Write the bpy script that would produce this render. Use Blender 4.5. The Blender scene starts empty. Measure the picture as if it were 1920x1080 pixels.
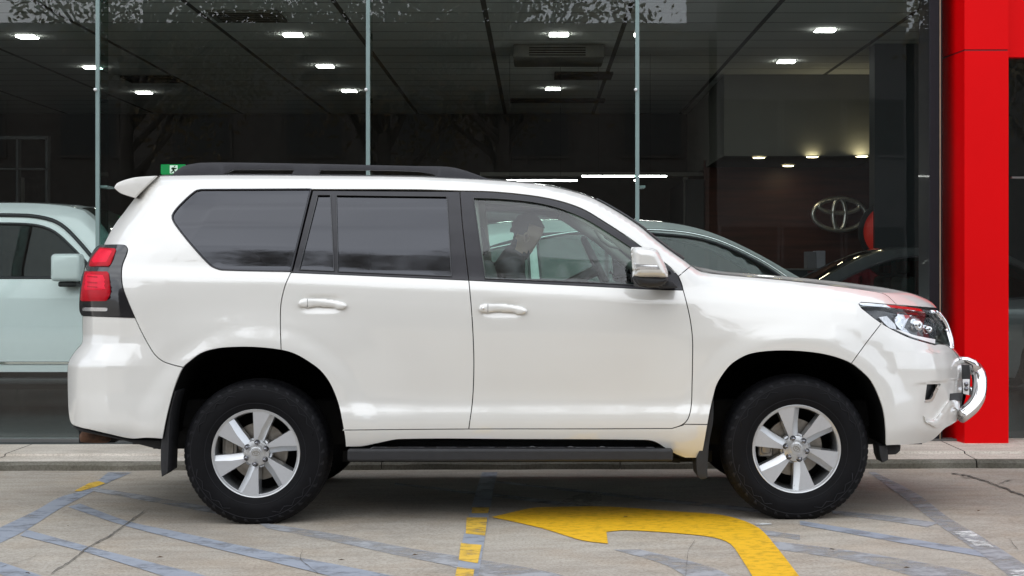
import bpy, bmesh, math, random
import numpy as np
from mathutils import Vector, Matrix, geometry
random.seed(7); rng=np.random.RandomState(11)
S=bpy.context.scene
# ------------------------------------------------------------------ camera
F=2977.0; CX,CY=1006.,513.; CAMY=-8.2; CAMZ=1.29
cam=bpy.data.cameras.new("camera"); co=bpy.data.objects.new("camera",cam); S.collection.objects.link(co)
co.location=(0,CAMY,CAMZ); co.rotation_euler=(math.radians(90),0,0)
cam.sensor_width=36; cam.lens=F/1920*36; cam.shift_x=-46/1920; cam.shift_y=-27/1920
cam.clip_end=1500; cam.clip_start=.05
S.camera=co
# ------------------------------------------------------------------ world, overcast daylight
w=bpy.data.worlds.new("World"); S.world=w; w.use_nodes=True
nt=w.node_tree; nt.nodes.clear(); N=nt.nodes.new; Lk=nt.links.new
out=N('ShaderNodeOutputWorld'); bg=N('ShaderNodeBackground'); sky=N('ShaderNodeTexSky')
sky.sky_type='NISHITA'; sky.sun_disc=False; sky.sun_elevation=math.radians(50); sky.sun_rotation=math.radians(200)
hs=N('ShaderNodeHueSaturation'); hs.inputs['Saturation'].default_value=.35; Lk(sky.outputs[0],hs.inputs['Color'])
tc=N('ShaderNodeTexCoord'); mp=N('ShaderNodeMapping'); mp.inputs['Scale'].default_value=(1.3,1.3,7); Lk(tc.outputs['Generated'],mp.inputs[0])
nz=N('ShaderNodeTexNoise'); nz.inputs['Scale'].default_value=1.5; nz.inputs['Detail'].default_value=5; Lk(mp.outputs[0],nz.inputs[0])
cr=N('ShaderNodeValToRGB'); cr.color_ramp.elements[0].position=.3; cr.color_ramp.elements[0].color=(4.6,5.1,5.9,1)
cr.color_ramp.elements[1].position=.72; cr.color_ramp.elements[1].color=(11.2,11.9,12.8,1); Lk(nz.outputs[0],cr.inputs[0])
mx=N('ShaderNodeMixRGB'); mx.inputs[0].default_value=.86; Lk(hs.outputs[0],mx.inputs[1]); Lk(cr.outputs[0],mx.inputs[2])
Lk(mx.outputs[0],bg.inputs[0]); bg.inputs[1].default_value=.12; Lk(bg.outputs[0],out.inputs[0])
sd=bpy.data.lights.new("sun",'SUN'); sd.energy=.55; sd.angle=math.radians(85); sd.color=(1,.96,.9)
so=bpy.data.objects.new("sun",sd); S.collection.objects.link(so); so.location=(3,-10,20)
so.rotation_euler=(math.radians(40),0,math.radians(-20))
S.view_settings.view_transform='Standard'; S.view_settings.look='None'; S.view_settings.exposure=0.64; S.view_settings.gamma=1
S.cycles.max_bounces=10; S.cycles.transparent_max_bounces=24; S.cycles.transmission_bounces=6; S.cycles.glossy_bounces=5
S.cycles.use_denoising=True; S.cycles.caustics_reflective=False; S.cycles.caustics_refractive=False
S.cycles.sample_clamp_indirect=4
# ------------------------------------------------------------------ materials
def mat(name,col,rough=.5,metal=0,coat=0,var=0,vscale=20,bump=0,bscale=200,spec=.5,emit=None,estr=0,col2=None,detail=4,croughness=.03,stretch=None):
    m=bpy.data.materials.new(name); m.use_nodes=True; t=m.node_tree; b=t.nodes['Principled BSDF']
    b.inputs['Base Color'].default_value=(*col,1); b.inputs['Roughness'].default_value=rough
    b.inputs['Metallic'].default_value=metal; b.inputs['Coat Weight'].default_value=coat; b.inputs['Coat Roughness'].default_value=croughness
    b.inputs['Specular IOR Level'].default_value=spec
    if emit: b.inputs['Emission Color'].default_value=(*emit,1); b.inputs['Emission Strength'].default_value=estr
    c=t.nodes.new('ShaderNodeTexCoord'); src=c.outputs['Object']
    if stretch:
        mm=t.nodes.new('ShaderNodeMapping'); mm.inputs['Scale'].default_value=stretch; t.links.new(src,mm.inputs[0]); src=mm.outputs[0]
    n=t.nodes.new('ShaderNodeTexNoise'); n.inputs['Scale'].default_value=vscale; n.inputs['Detail'].default_value=detail; t.links.new(src,n.inputs[0])
    if var or col2:
        r=t.nodes.new('ShaderNodeValToRGB'); r.color_ramp.elements[0].position=.3; r.color_ramp.elements[1].position=.7
        a=col2 if col2 else tuple(x*(1-var) for x in col)
        r.color_ramp.elements[0].color=(*a,1); r.color_ramp.elements[1].color=(*(col if col2 else tuple(min(1,x*(1+var)) for x in col)),1)
        t.links.new(n.outputs[0],r.inputs[0]); t.links.new(r.outputs[0],b.inputs['Base Color'])
    if bump:
        n2=t.nodes.new('ShaderNodeTexNoise'); n2.inputs['Scale'].default_value=bscale; n2.inputs['Detail'].default_value=3; t.links.new(src,n2.inputs[0])
        bp=t.nodes.new('ShaderNodeBump'); bp.inputs['Strength'].default_value=bump; bp.inputs['Distance'].default_value=.004
        t.links.new(n2.outputs[0],bp.inputs['Height']); t.links.new(bp.outputs[0],b.inputs['Normal'])
    return m
def glassmat(name,tint,ior=1.8,rough=0,refl=(1,1,1),wave=0):
    m=bpy.data.materials.new(name); m.use_nodes=True; t=m.node_tree; t.nodes.clear()
    o=t.nodes.new('ShaderNodeOutputMaterial'); tr=t.nodes.new('ShaderNodeBsdfTransparent'); tr.inputs[0].default_value=(*tint,1)
    g=t.nodes.new('ShaderNodeBsdfGlossy'); g.inputs['Roughness'].default_value=rough; g.inputs[0].default_value=(*refl,1)
    f=t.nodes.new('ShaderNodeFresnel'); ge=t.nodes.new('ShaderNodeNewGeometry'); mr=t.nodes.new('ShaderNodeMapRange'); mr.inputs[3].default_value=ior; mr.inputs[4].default_value=1/ior; t.links.new(ge.outputs['Backfacing'],mr.inputs[0]); t.links.new(mr.outputs[0],f.inputs[0]); x=t.nodes.new('ShaderNodeMixShader')
    t.links.new(f.outputs[0],x.inputs[0]); t.links.new(tr.outputs[0],x.inputs[1]); t.links.new(g.outputs[0],x.inputs[2]); t.links.new(x.outputs[0],o.inputs[0])
    c=t.nodes.new('ShaderNodeTexCoord'); n=t.nodes.new('ShaderNodeTexNoise'); n.inputs['Scale'].default_value=1.2; t.links.new(c.outputs['Object'],n.inputs[0])
    bp=t.nodes.new('ShaderNodeBump'); bp.inputs['Strength'].default_value=.5; bp.inputs['Distance'].default_value=wave or .0005
    t.links.new(n.outputs[0],bp.inputs['Height']); t.links.new(bp.outputs[0],g.inputs['Normal'])
    return m
M={}
M['paint']=mat('pearl_white_paint',(.76,.745,.705),.30,0,1,var=.012,vscale=3,spec=.6)
M['paint'].node_tree.nodes['Principled BSDF'].inputs['Coat IOR'].default_value=1.9
M['trim']=mat('satin_black_trim',(.022,.021,.026),.42,var=.1)
M['gloss']=mat('gloss_black',(.012,.012,.014),.12,0,.6,var=.1)
M['plastic']=mat('grained_black_plastic',(.02,.02,.022),.55,bump=.15,bscale=400,var=.15)
M['rail']=mat('charcoal_rail',(.035,.035,.041),.5,bump=.08,bscale=500,var=.08)
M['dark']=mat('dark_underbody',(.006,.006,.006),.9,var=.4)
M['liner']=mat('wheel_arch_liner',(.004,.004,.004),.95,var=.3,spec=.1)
M['chrome']=mat('polished_chrome',(.86,.86,.87),.06,1,var=.03)
M['steel']=mat('brushed_disc_steel',(.32,.30,.27),.4,1,var=.2,vscale=30)
M['alloy']=mat('silver_alloy',(.62,.63,.64),.3,.75,.5,var=.03,vscale=60)
M['alloyflat']=mat('machined_alloy',(.60,.61,.63),.42,.55,.3,var=.02,vscale=80)
M['nut']=mat('dark_chrome_nut',(.25,.25,.27),.15,1,var=.1)
M['rubber']=mat('tyre_rubber',(.005,.005,.0062),.6,spec=.16,var=.25,vscale=12,bump=.1,bscale=150)
M['rubber2']=mat('tyre_shoulder_rubber',(.013,.013,.016),.6,spec=.3,var=.2,vscale=25)
M['red']=mat('red_lamp_lens',(.46,.0,.010),.3,0,0,spec=.2,var=.12,vscale=18)
M['redup']=mat('bright_red_reflector',(.82,.004,.035),.3,0,0,spec=.25,var=.08,vscale=30)
M['clear']=mat('clear_lamp_ribbed',(.7,.7,.7),.12,.6,1,var=.25,vscale=40,stretch=(6,1,1))
M['reflector']=mat('lamp_reflector',(.72,.73,.75),.12,1,var=.2,vscale=25)
M['rust']=mat('rusted_steel',(.17,.085,.05),.8,.2,var=.5,vscale=25,col2=(.06,.035,.025),bump=.3)
M['white']=mat('white_plate',(.85,.85,.85),.3,0,.6,var=.03)
M['fglass']=glassmat('front_side_glass',(.70,.86,.80),1.72,rough=.05)
M['tint']=glassmat('privacy_glass',(.035,.035,.042),1.72,rough=.055,refl=(.90,.92,1))
M['wglass']=glassmat('windscreen_glass',(.55,.66,.62),1.7)
M['blackglass']=glassmat('dark_car_glass',(.04,.05,.05),1.35)
M['lens']=glassmat('lamp_cover',(.93,.94,.95),1.45)
M['facade']=glassmat('showroom_glass',(.90,.975,.95),1.72,wave=.0006)
M['seat']=mat('grey_seat_cloth',(.10,.10,.10),.9,var=.1,vscale=60)
M['beige']=mat('cabin_beige',(.42,.40,.36),.8,var=.04)
M['dash']=mat('dashboard_dark',(.03,.03,.032),.6,var=.1)
M['skin']=mat('skin',(.42,.26,.20),.5,var=.06,vscale=30)
M['hair']=mat('dark_hair',(.012,.01,.009),.7,var=.4,vscale=120)
M['jacket']=mat('dark_jacket_cloth',(.018,.02,.026),.85,var=.2,vscale=40)
# ------------------------------------------------------------------ object helpers
ORG={}
def tag(o,label=None,cat=None,group=None,kind=None):
    if label: o['label']=label
    if cat: o['category']=cat
    if group: o['group']=group
    if kind: o['kind']=kind
    return o
def empty(name,loc,label,cat,group=None):
    o=bpy.data.objects.new(name,None); o.empty_display_size=.2; S.collection.objects.link(o); o.location=loc; ORG[o.name]=Vector(loc)
    return tag(o,label,cat,group)
def obj(name,V,Fc,m,parent=None,smooth=True,nrm=None,mats=None,mi=None,local=False,loc=None,angle=None):
    """world coordinates in, one mesh object out"""
    V=np.asarray(V,dtype=float).reshape(-1,3)
    if parent is not None and not local: V=V-np.array(ORG[parent.name])
    elif loc is not None: V=V-np.array(loc)
    me=bpy.data.meshes.new(name); me.from_pydata(V.tolist(),[],[list(map(int,f)) for f in Fc])
    for q in (mats or [m]): me.materials.append(q)
    if mi is not None: me.polygons.foreach_set('material_index',list(mi))
    if smooth: me.polygons.foreach_set('use_smooth',[True]*len(me.polygons))
    if angle: me.set_sharp_from_angle(angle=math.radians(angle))
    me.update()
    if nrm is not None: me.normals_split_custom_set_from_vertices(np.asarray(nrm).tolist())
    o=bpy.data.objects.new(name,me); S.collection.objects.link(o)
    if parent is not None:
        o.parent=parent; ORG[o.name]=ORG[parent.name] if not local else ORG[parent.name]
    else:
        ORG[o.name]=Vector(loc) if loc is not None else Vector((0,0,0))
        if loc is not None: o.location=loc
    return o
class MB:
    def __init__(s): s.V=[]; s.F=[]; s.mi=[]; s.cur=0
    def add(s,V,Fc):
        b=len(s.V); s.V+= [tuple(map(float,v)) for v in V]; s.F+=[tuple(int(i)+b for i in f) for f in Fc]; s.mi+=[s.cur]*len(Fc); return s
    def box(s,x0,x1,y0,y1,z0,z1,rot=None,c=None):
        V=[(x,y,z) for x in (x0,x1) for y in (y0,y1) for z in (z0,z1)]
        if rot is not None:
            R=rot; c=Vector(c) if c is not None else Vector(((x0+x1)/2,(y0+y1)/2,(z0+z1)/2)); V=[tuple(R@(Vector(v)-c)+c) for v in V]
        return s.add(V,[(0,1,3,2),(4,6,7,5),(0,4,5,1),(2,3,7,6),(0,2,6,4),(1,5,7,3)])
    def rbox(s,x0,x1,y0,y1,z0,z1,r=.01,seg=2):
        bm=bmesh.new(); bmesh.ops.create_cube(bm,size=1)
        for v in bm.verts: v.co=Vector(((x0+x1)/2+v.co.x*(x1-x0),(y0+y1)/2+v.co.y*(y1-y0),(z0+z1)/2+v.co.z*(z1-z0)))
        bmesh.ops.bevel(bm,geom=bm.edges[:],offset=r,segments=seg,affect='EDGES',profile=.5)
        bm.verts.index_update(); s.add([v.co for v in bm.verts],[[v.index for v in f.verts] for f in bm.faces]); bm.free(); return s
    def tube(s,pts,r,n=10,cap=True,closed=False):
        pts=[Vector(p) for p in pts]; m=len(pts); rr=r if hasattr(r,'__len__') else [r]*m
        V=[]; prev=None
        for i,p in enumerate(pts):
            if closed: d=(pts[(i+1)%m]-pts[i-1])
            else: d=(pts[min(i+1,m-1)]-pts[max(i-1,0)])
            d.normalize()
            if prev is None: a=d.orthogonal().normalized()
            else:
                a=prev-d*prev.dot(d); a=a.normalized() if a.length>1e-6 else d.orthogonal().normalized()
            prev=a; b=d.cross(a)
            for k in range(n):
                t=2*math.pi*k/n; V.append(p+(a*math.cos(t)+b*math.sin(t))*rr[i])
        Fc=[]
        for i in range(m if closed else m-1):
            j=(i+1)%m
            for k in range(n): Fc.append((i*n+k,i*n+(k+1)%n,j*n+(k+1)%n,j*n+k))
        if cap and not closed: Fc.append(tuple(range(n))[::-1]); Fc.append(tuple((m-1)*n+k for k in range(n)))
        return s.add(V,Fc)
    def lathe(s,prof,n=64,c=(0,0,0),axis='y',cap0=False,cap1=False,rfun=None):
        """prof: list of (radius, along-axis)"""
        V=[]
        for j,(r,a) in enumerate(prof):
            for k in range(n):
                t=2*math.pi*k/n; q=r if rfun is None else rfun(j,k,r)
                x,z=q*math.cos(t),q*math.sin(t)
                V.append((c[0]+x,c[1]+a,c[2]+z) if axis=='y' else (c[0]+x,c[1]+z,c[2]+a))
        Fc=[]
        for j in range(len(prof)-1):
            for k in range(n):
                f=(j*n+k,j*n+(k+1)%n,(j+1)*n+(k+1)%n,(j+1)*n+k); Fc.append(f if axis=='y' else f)
        if cap0: Fc.append(tuple(range(n)))
        if cap1: Fc.append(tuple((len(prof)-1)*n+k for k in range(n)))
        return s.add(V,Fc)
    def out(s,name,m,parent=None,**k):
        if max(s.mi or [0])>0: k['mi']=s.mi
        o=obj(name,s.V,s.F,m,parent,**k)
        bm=bmesh.new(); bm.from_mesh(o.data); bmesh.ops.recalc_face_normals(bm,faces=bm.faces); bm.to_mesh(o.data); bm.free()
        return o
def dense(P,step=4.):
    """smooth curve through points; a point with a third value is a corner"""
    n=len(P); out=[]
    for i in range(n-1):
        p0=np.array(P[i][:2],float); p1=np.array(P[i+1][:2],float); L=np.linalg.norm(p1-p0)
        if L<1e-9: continue
        def tan(j,side):
            if j==0 or j==n-1 or len(P[j])>2: return (p1-p0)/L
            d=np.array(P[j+1][:2],float)-np.array(P[j-1][:2],float); l=np.linalg.norm(d); return d/l if l>0 else (p1-p0)/L
        t0=tan(i,0)*L; t1=tan(i+1,1)*L; k=max(1,int(round(L/step)))
        for q in range(k):
            s=q/k; out.append((2*s**3-3*s*s+1)*p0+(s**3-2*s*s+s)*t0+(-2*s**3+3*s*s)*p1+(s**3-s*s)*t1)
    out.append(np.array(P[-1][:2],float)); return np.array(out)
def closed(P,step=4.):
    P=list(P); k=[i for i,p in enumerate(P) if len(p)>2]
    if k: P=P[k[0]:]+P[:k[0]]; return dense(P+[P[0]],step)[:-1]
    q=P[-2:]+P+P[:3]; d=dense(q,step)
    a=np.argmin(np.linalg.norm(d-np.array(P[0][:2]),axis=1)); e=len(d)-1-np.argmin(np.linalg.norm(d[::-1][:len(d)//2]-np.array(P[0][:2]),axis=1))
    return d[a:e]
def sub(C,a,b):
    i=int(np.argmin(np.linalg.norm(C-np.array(a),axis=1))); j=int(np.argmin(np.linalg.norm(C-np.array(b),axis=1)))
    return C[i:j+1] if i<=j else C[j:i+1][::-1]
def join(*Cs):
    o=[]
    for c in Cs:
        for p in np.asarray(c,float).reshape(-1,2):
            if not o or np.linalg.norm(p-o[-1])>1e-3: o.append(p)
    if np.linalg.norm(o[0]-o[-1])<1e-3: o.pop()
    return np.array(o)
def sarea(P): x,y=P[:,0],P[:,1]; return .5*np.sum(x*np.roll(y,-1)-np.roll(x,-1)*y)
def inset(P,d):
    if sarea(P)<0: P=P[::-1]
    e=np.roll(P,-1,0)-P; e/=np.linalg.norm(e,axis=1)[:,None]+1e-12; n=np.stack([-e[:,1],e[:,0]],1)
    b=n+np.roll(n,1,0); l=np.linalg.norm(b,axis=1); b/=l[:,None]+1e-9; c=np.clip(l/2,.45,1)
    return P+b*(d/c)[:,None]
def inpoly(pts,P):
    x,y=pts[:,0],pts[:,1]; c=np.zeros(len(pts),bool); x1,y1=P[:,0],P[:,1]; x2,y2=np.roll(x1,-1),np.roll(y1,-1)
    for a,b,cc,d in zip(x1,y1,x2,y2):
        if b==d: continue
        c^=((b>y)!=(d>y))&(x<(cc-a)*(y-b)/(d-b)+a)
    return c
def segdist(pts,P):
    best=np.full(len(pts),1e9)
    for a,b in zip(P,np.roll(P,-1,0)):
        d=b-a; L=max(1e-9,d@d); t=np.clip(((pts-a)@d)/L,0,1); q=a+t[:,None]*d; best=np.minimum(best,np.hypot(*(pts-q).T))
    return best
def triang(P,holes=(),step=8.):
    """constrained triangulation of an outline with grid points inside"""
    loops=[P]+list(holes); pts=[]; ed=[]
    for L in loops:
        b=len(pts); pts+=[tuple(p) for p in L]; ed+=[(b+i,b+(i+1)%len(L)) for i in range(len(L))]
    nb=len(pts)
    if step:
        x0,y0=P.min(0); x1,y1=P.max(0); gx=np.arange(x0+step*.3,x1,step); gy=np.arange(y0+step*.3,y1,step*.866)
        G=np.array([(x+(step/2 if j%2 else 0),y) for j,y in enumerate(gy) for x in gx]).reshape(-1,2)
        if len(G):
            k=inpoly(G,P)
            for h in holes: k&=~inpoly(G,h)
            G=G[k]
            for L in loops:
                if len(G): G=G[segdist(G,L)>step*.45]
            pts+=[tuple(g) for g in G]
    r=geometry.delaunay_2d_cdt([Vector(p) for p in pts],ed,[],0,1e-6)
    V=np.array([tuple(v) for v in r[0]]); T=np.array([tuple(f) for f in r[2] if len(f)==3])
    c=V[T].mean(1); k=inpoly(c,P)
    for h in holes: k&=~inpoly(c,h)
    T=T[k]
    a=V[T]; s=(a[:,1,0]-a[:,0,0])*(a[:,2,1]-a[:,0,1])-(a[:,2,0]-a[:,0,0])*(a[:,1,1]-a[:,0,1])
    T=T[np.abs(s)>1e-7]; s=s[np.abs(s)>1e-7]; T[s<0]=T[s<0][:,::-1]
    return V,T,loops
def panel(name,P,mp,m,parent,holes=(),step=8.,off=0.,gap=.9,lip=.015,mirror=None,hgap=None,eps=.5,puff=None,mats=None):
    """skin laid on the surface mp(u,v)->xyz, edges folded inwards; mirror = y of the mirror plane for the far-side twin"""
    P=np.asarray(P,float); P=inset(P,gap) if gap else (P if sarea(P)>0 else P[::-1])
    H=[]
    for h in holes:
        h=np.asarray(h,float); h=h if sarea(h)>0 else h[::-1]; H.append(inset(h,-(gap if hgap is None else hgap)))
    V,T,loops=triang(P,H,step)
    u,v=V[:,0],V[:,1]
    def f(uu,vv):
        X=mp(uu,vv)
        if puff:
            R,hh=puff; d=np.minimum(segdist(np.stack([uu,vv],1),P)/R,1); X=X+np.array([0,-1,0])*(hh*np.sqrt(np.maximum(0,1-(1-d)**2)))[:,None]
        return X
    X=f(u,v); du=f(u+eps,v)-f(u-eps,v); dv=f(u,v+eps)-f(u,v-eps)
    n=np.cross(du,dv); n/=np.linalg.norm(n,axis=1)[:,None]+1e-12
    s=np.where(n[:,1]>0,-1,1)[:,None]; n=n*s
    X=X+n*off if off else X
    tn=np.cross(X[T[0,1]]-X[T[0,0]],X[T[0,2]]-X[T[0,0]])
    tn=np.cross(X[T[:,1]]-X[T[:,0]],X[T[:,2]]-X[T[:,0]])
    if np.sum(tn*n[T[:,0]])<0: T=T[:,::-1]
    VV=[X]; NN=[n]; FF=[T]; base=len(X)
    if lip:
        for li,L in enumerate(loops):
            # nearest vertex indices of the loop
            L2=L; k=len(L2); A=mp(L2[:,0],L2[:,1]) if not puff else f(L2[:,0],L2[:,1])
            A=A+n[:k].mean(0)*0
            e1=f(L2[:,0]+eps,L2[:,1])-f(L2[:,0]-eps,L2[:,1]); e2=f(L2[:,0],L2[:,1]+eps)-f(L2[:,0],L2[:,1]-eps)
            nn=np.cross(e1,e2); nn/=np.linalg.norm(nn,axis=1)[:,None]+1e-12; nn*=np.where(nn[:,1]>0,-1,1)[:,None]
            A=A+nn*off; B=A-nn*lip*.5+np.array([0,1,0])*lip*.5
            t=np.roll(A,-1,0)-np.roll(A,1,0); t/=np.linalg.norm(t,axis=1)[:,None]+1e-12
            on=np.cross(t,nn)
            cen=A.mean(0); 
            sgn=1 if np.mean(np.sum(on*(A-cen),1))>0 else -1
            if li>0: sgn=-sgn
            on=on*sgn
            VV+=[A,B]; NN+=[on,on]; q=[]
            for i in range(k):
                j=(i+1)%k; q.append((base+i,base+j,base+k+j,base+k+i))
            a=np.cross(A[1]-A[0],B[0]-A[0])
            if a@on[0]<0: q=[z[::-1] for z in q]
            FF.append(q); base+=2*k
    X=np.vstack(VV); n=np.vstack(NN); Fc=[tuple(t) for f_ in FF for t in f_]
    o=obj(name,X,Fc,m,parent,nrm=n)
    if mirror is not None:
        X2=X.copy(); X2[:,1]=2*mirror-X2[:,1]; n2=n.copy(); n2[:,1]*=-1
        return o,(lambda par: obj(name,X2,[t[::-1] for t in Fc],m,par,nrm=n2))
    return o
def grid(name,R,m,parent,flip=False,smooth=True,**k):
    """R: array rows x cols x 3"""
    R=np.asarray(R); a,b=R.shape[:2]
    Fc=[(i*b+j,i*b+j+1,(i+1)*b+j+1,(i+1)*b+j) for i in range(a-1) for j in range(b-1)]
    if flip: Fc=[f[::-1] for f in Fc]
    return obj(name,R.reshape(-1,3),Fc,m,parent,smooth=smooth,**k)
def slab(name,P,Y0,Y1,m,parent,holes=(),unproj=True,bev=.003,smooth=True,mat2=None,**k):
    """outline in photo pixels at depth Y0 (or metres), extruded to Y1"""
    P=np.asarray(P,float); P=P if sarea(P)>0 else P[::-1]
    V,T,loops=triang(P,[h if sarea(h)>0 else h[::-1] for h in map(np.asarray,holes)],0)
    if unproj: X=W(V[:,0],V[:,1],np.full(len(V),Y0))
    else: X=np.stack([V[:,0],np.full(len(V),Y0),V[:,1]],1)
    n=len(X); X2=X.copy(); X2[:,1]=Y1; Fc=[tuple(t) for t in T]+[tuple(t+n)[::-1] for t in T]; b=0
    for L in loops:
        q=len(L)
        for i in range(q): j=(i+1)%q; Fc.append((b+i,b+j,n+b+j,n+b+i))
        b+=q
    o=obj(name,np.vstack([X,X2]),Fc,m,parent,smooth=False,**k)
    bm=bmesh.new(); bm.from_mesh(o.data); bmesh.ops.recalc_face_normals(bm,faces=bm.faces)
    if bev:
        es=[e for e in bm.edges if len(e.link_faces)==2 and e.calc_face_angle(0)>.9]
        bmesh.ops.bevel(bm,geom=es,offset=bev,segments=2,affect='EDGES',profile=.5,clamp_overlap=True)
    bm.to_mesh(o.data); bm.free()
    if smooth: o.data.polygons.foreach_set('use_smooth',[True]*len(o.data.polygons)); o.data.set_sharp_from_angle(angle=math.radians(35))
    return o
def W(u,v,Y):
    u,v,Y=np.broadcast_arrays(np.asarray(u,float),np.asarray(v,float),np.asarray(Y,float)); d=Y-CAMY
    return np.stack([(u-CX)*d/F,Y,CAMZ-(v-CY)*d/F],-1)
def w1(u,v,Y): return tuple(W(u,v,Y).tolist())
def table(T,sig=4,lo=-100,hi=2100):
    x=np.arange(lo,hi); T=sorted(T); y=np.interp(x,[t[0] for t in T],[t[1] for t in T])
    k=np.exp(-.5*(np.arange(-4*sig,4*sig+1)/sig)**2); k/=k.sum(); yp=np.pad(y,4*sig,mode='edge'); y=np.convolve(yp,k,'valid')
    return lambda q: np.interp(q,x,y)
def sst(a,b,x): t=np.clip((x-a)/(b-a),0,1); return t*t*(3-2*t)
# =================================================================== THE WHITE FOUR-WHEEL-DRIVE
YC=.945
t_belt=table([(100,500),(545,509),(879,524),(1280,543),(1400,548),(1900,560)],12)
t_top=table([(100,329),(294,329),(780,329),(827,332),(920,337),(975,341.4),(1025,347.7),(1063,355.6),(1095,365),(1117,373.5),(1158,396.5),(1199,423),(1224,444),(1252,466),(1281,486),(1296,497),(1311,507),(1330,512),(1380,517),(1443,522),(1506,529),(1569,536.5),(1640,546),(1660,552),(1682,565),(1720,575),(1760,582),(1900,600)],3)
t_P=table([(200,.30),(330,.236),(350,.219),(389,.1663),(432,.1208),(476,.0853),(520,.060),(528,.048),(536,.036),(546,.027),(560,.0225),(580,.0178),(600,.0160),(620,.0155),(660,.022),(700,.031),(735,.040),(752,.042),(762,.038),(775,.026),(790,.021),(808,.026),(825,.04),(845,.065),(870,.11),(1100,.3)],4)
t_P2=table([(200,.03),(640,.019),(700,.028),(740,.031),(775,.027),(808,.028),(825,.04),(845,.065),(870,.11),(1100,.3)],5)
t_w=table([(300,0),(350,0),(480,1),(570,1),(720,0),(900,0)],10)
t_Sf=table([(300,1775),(575,1775),(618,1781),(650,1792),(690,1804),(750,1803),(790,1797),(900,1790)],5)
t_gf=table([(-60,.75),(-10,.60),(0,.54),(8,.44),(25,.31),(50,.195),(80,.115),(120,.055),(165,.018),(220,0),(2000,0)],4)
t_Sr=table([(300,258),(330,256),(345,254),(371,250),(396,233),(444,201),(459,194),(475,176),(497,163),(519,154),(550,150),(592,153),(630,154),(645,149),(661,138),(676,129),(686,126.5),(750,127),(787,130),(900,133)],3)
t_gr=table([(-60,.42),(-8,.33),(0,.27),(6,.20),(20,.125),(40,.072),(70,.033),(110,.010),(160,0),(2000,0)],4)
t_round=table([(-100,.30),(-3,.115),(0,.09),(4,.052),(10,.024),(20,.007),(32,0),(2000,0)],2)
t_round2=table([(-100,.45),(-3,.125),(0,.10),(8,.060),(20,.030),(45,.010),(75,0),(2000,0)],4)
RW=(479.4,850.4); FW=(1493.8,842.)
def Yd(u,v):
    u=np.asarray(u,float); v=np.asarray(v,float)
    vp=v-(t_belt(u)-524)*t_w(v)
    y=t_P(vp)
    k2=np.clip((1-sst(330,430,u))+sst(1540,1640,u),0,1)*sst(640,680,v)
    y=y*(1-k2)+t_P2(vp)*k2
    d=v-t_top(u); k=sst(1275,1345,u)
    y=y+t_round(d)*(1-k)+t_round2(d)*k
    y=y+t_gf(t_Sf(v)-u)+t_gr(u-t_Sr(v))
    for (cx,cy),a in ((RW,1),(FW,1)):
        r=np.hypot(u-cx,(v-cy)*.98)
        y=y-.020*(1-sst(190,240,r))-.026*(1-sst(200,330,r))*sst(540,640,v)
    y=y-.034*np.clip((v-646)/42,0,1)*(1-sst(190,310,u))-.020*np.clip((v-622)/38,0,1)*sst(1630,1710,u)*(1-sst(1770,1800,u))
    # lower edge of the bumpers tucks under
    y=y+.10*sst(790,850,v)*(sst(1660,1760,u)+.5*(1-sst(180,310,u)))
    # grip recesses
    for hx,hy in ((604,570),(943,580)):
        y=y+.014*np.exp(-(((u-hx)/34)**4+((v-hy)/13)**4))
    # bumper: raised shelf above the fog lamp recess
    y=y-.018*sst(1705,1755,u)*(1-sst(1795,1815,u))*sst(655,664,v)*(1-sst(714,719,v+(u-1755)*.12))
    y=y+.02*np.exp(-(((u-1752)/22)**4+((v-770)/30)**4))
    return y
SURF=lambda u,v: W(u,v,Yd(u,v))
def far(X): X=np.array(X,float); X[...,1]=2*YC-X[...,1]; return X
car=empty('four_wheel_drive',(0,YC,0),'pearl white four-wheel-drive wagon with black roof rails parked side-on in front of the showroom','four-wheel drive')
# --- traced curves (photo pixels at the body's skin)
roof_c=dense([(1296,498,1),(1281,486.5),(1252,466),(1224,444),(1199,423.2),(1158,396.5),(1117,373.8),(1095,365),(1063,355.8),(1025,348),(975,341.8),(920,337.3),(827,333),(780,331),(650,329.5),(416,328),(319,329),(294,330,1)])
dpill_c=dense([(294,330,1),(277,343),(252,371.5),(233,396.5),(214,421.6),(201.5,443.7),(193.6,459.4,1)])
lamp_in=dense([(193.6,459.4,1),(233,460),(239,465.7),(237.6,476.7),(229.8,497),(228,519),(231,541),(239,563),(252.8,595.5,1)])
lamp_out=dense([(252.8,595.5,1),(207.7,594),(154,592,1),(149.8,582),(150.5,550.7),(154,519),(163.7,497),(173,475),(182.6,462.6),(193.6,459.4,1)])
bump_seam=dense([(252.8,595.5,1),(261,613.5),(274,638.7),(289.6,663.9),(305,677),(324,684),(343,688.6,1)])
arch_r=dense([(305,823,1),(311,790),(318,760),(326,731),(335,706),(344,688.6),(356,677.5),(377,662.5),(405.5,654),(441,651),(483,651.5),(527,656.5),(553,664),(581,680),(602.5,697),(620,722),(634,757),(641,789),(646.5,820.5),(648,838,1)],3)
arch_f=dense([(1315.6,859,1),(1321.5,827.5),(1327,796),(1332,768),(1338,743),(1344,722),(1355,703),(1369,685.5),(1387,672.5),(1408,663.5),(1443,658.5),(1485,658),(1527,661.5),(1562,668.5),(1594,680.5),(1615,696),(1633,715),(1647,743),(1656,771),(1660,803),(1660.6,835.6,1)],3)
rd_rear=dense([(527,656.5,1),(526,620),(526,579),(529,557),(536,531.8),(545.5,511,1)])
cpill=dense([(545.5,511,1),(583.5,355,1)])
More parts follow.
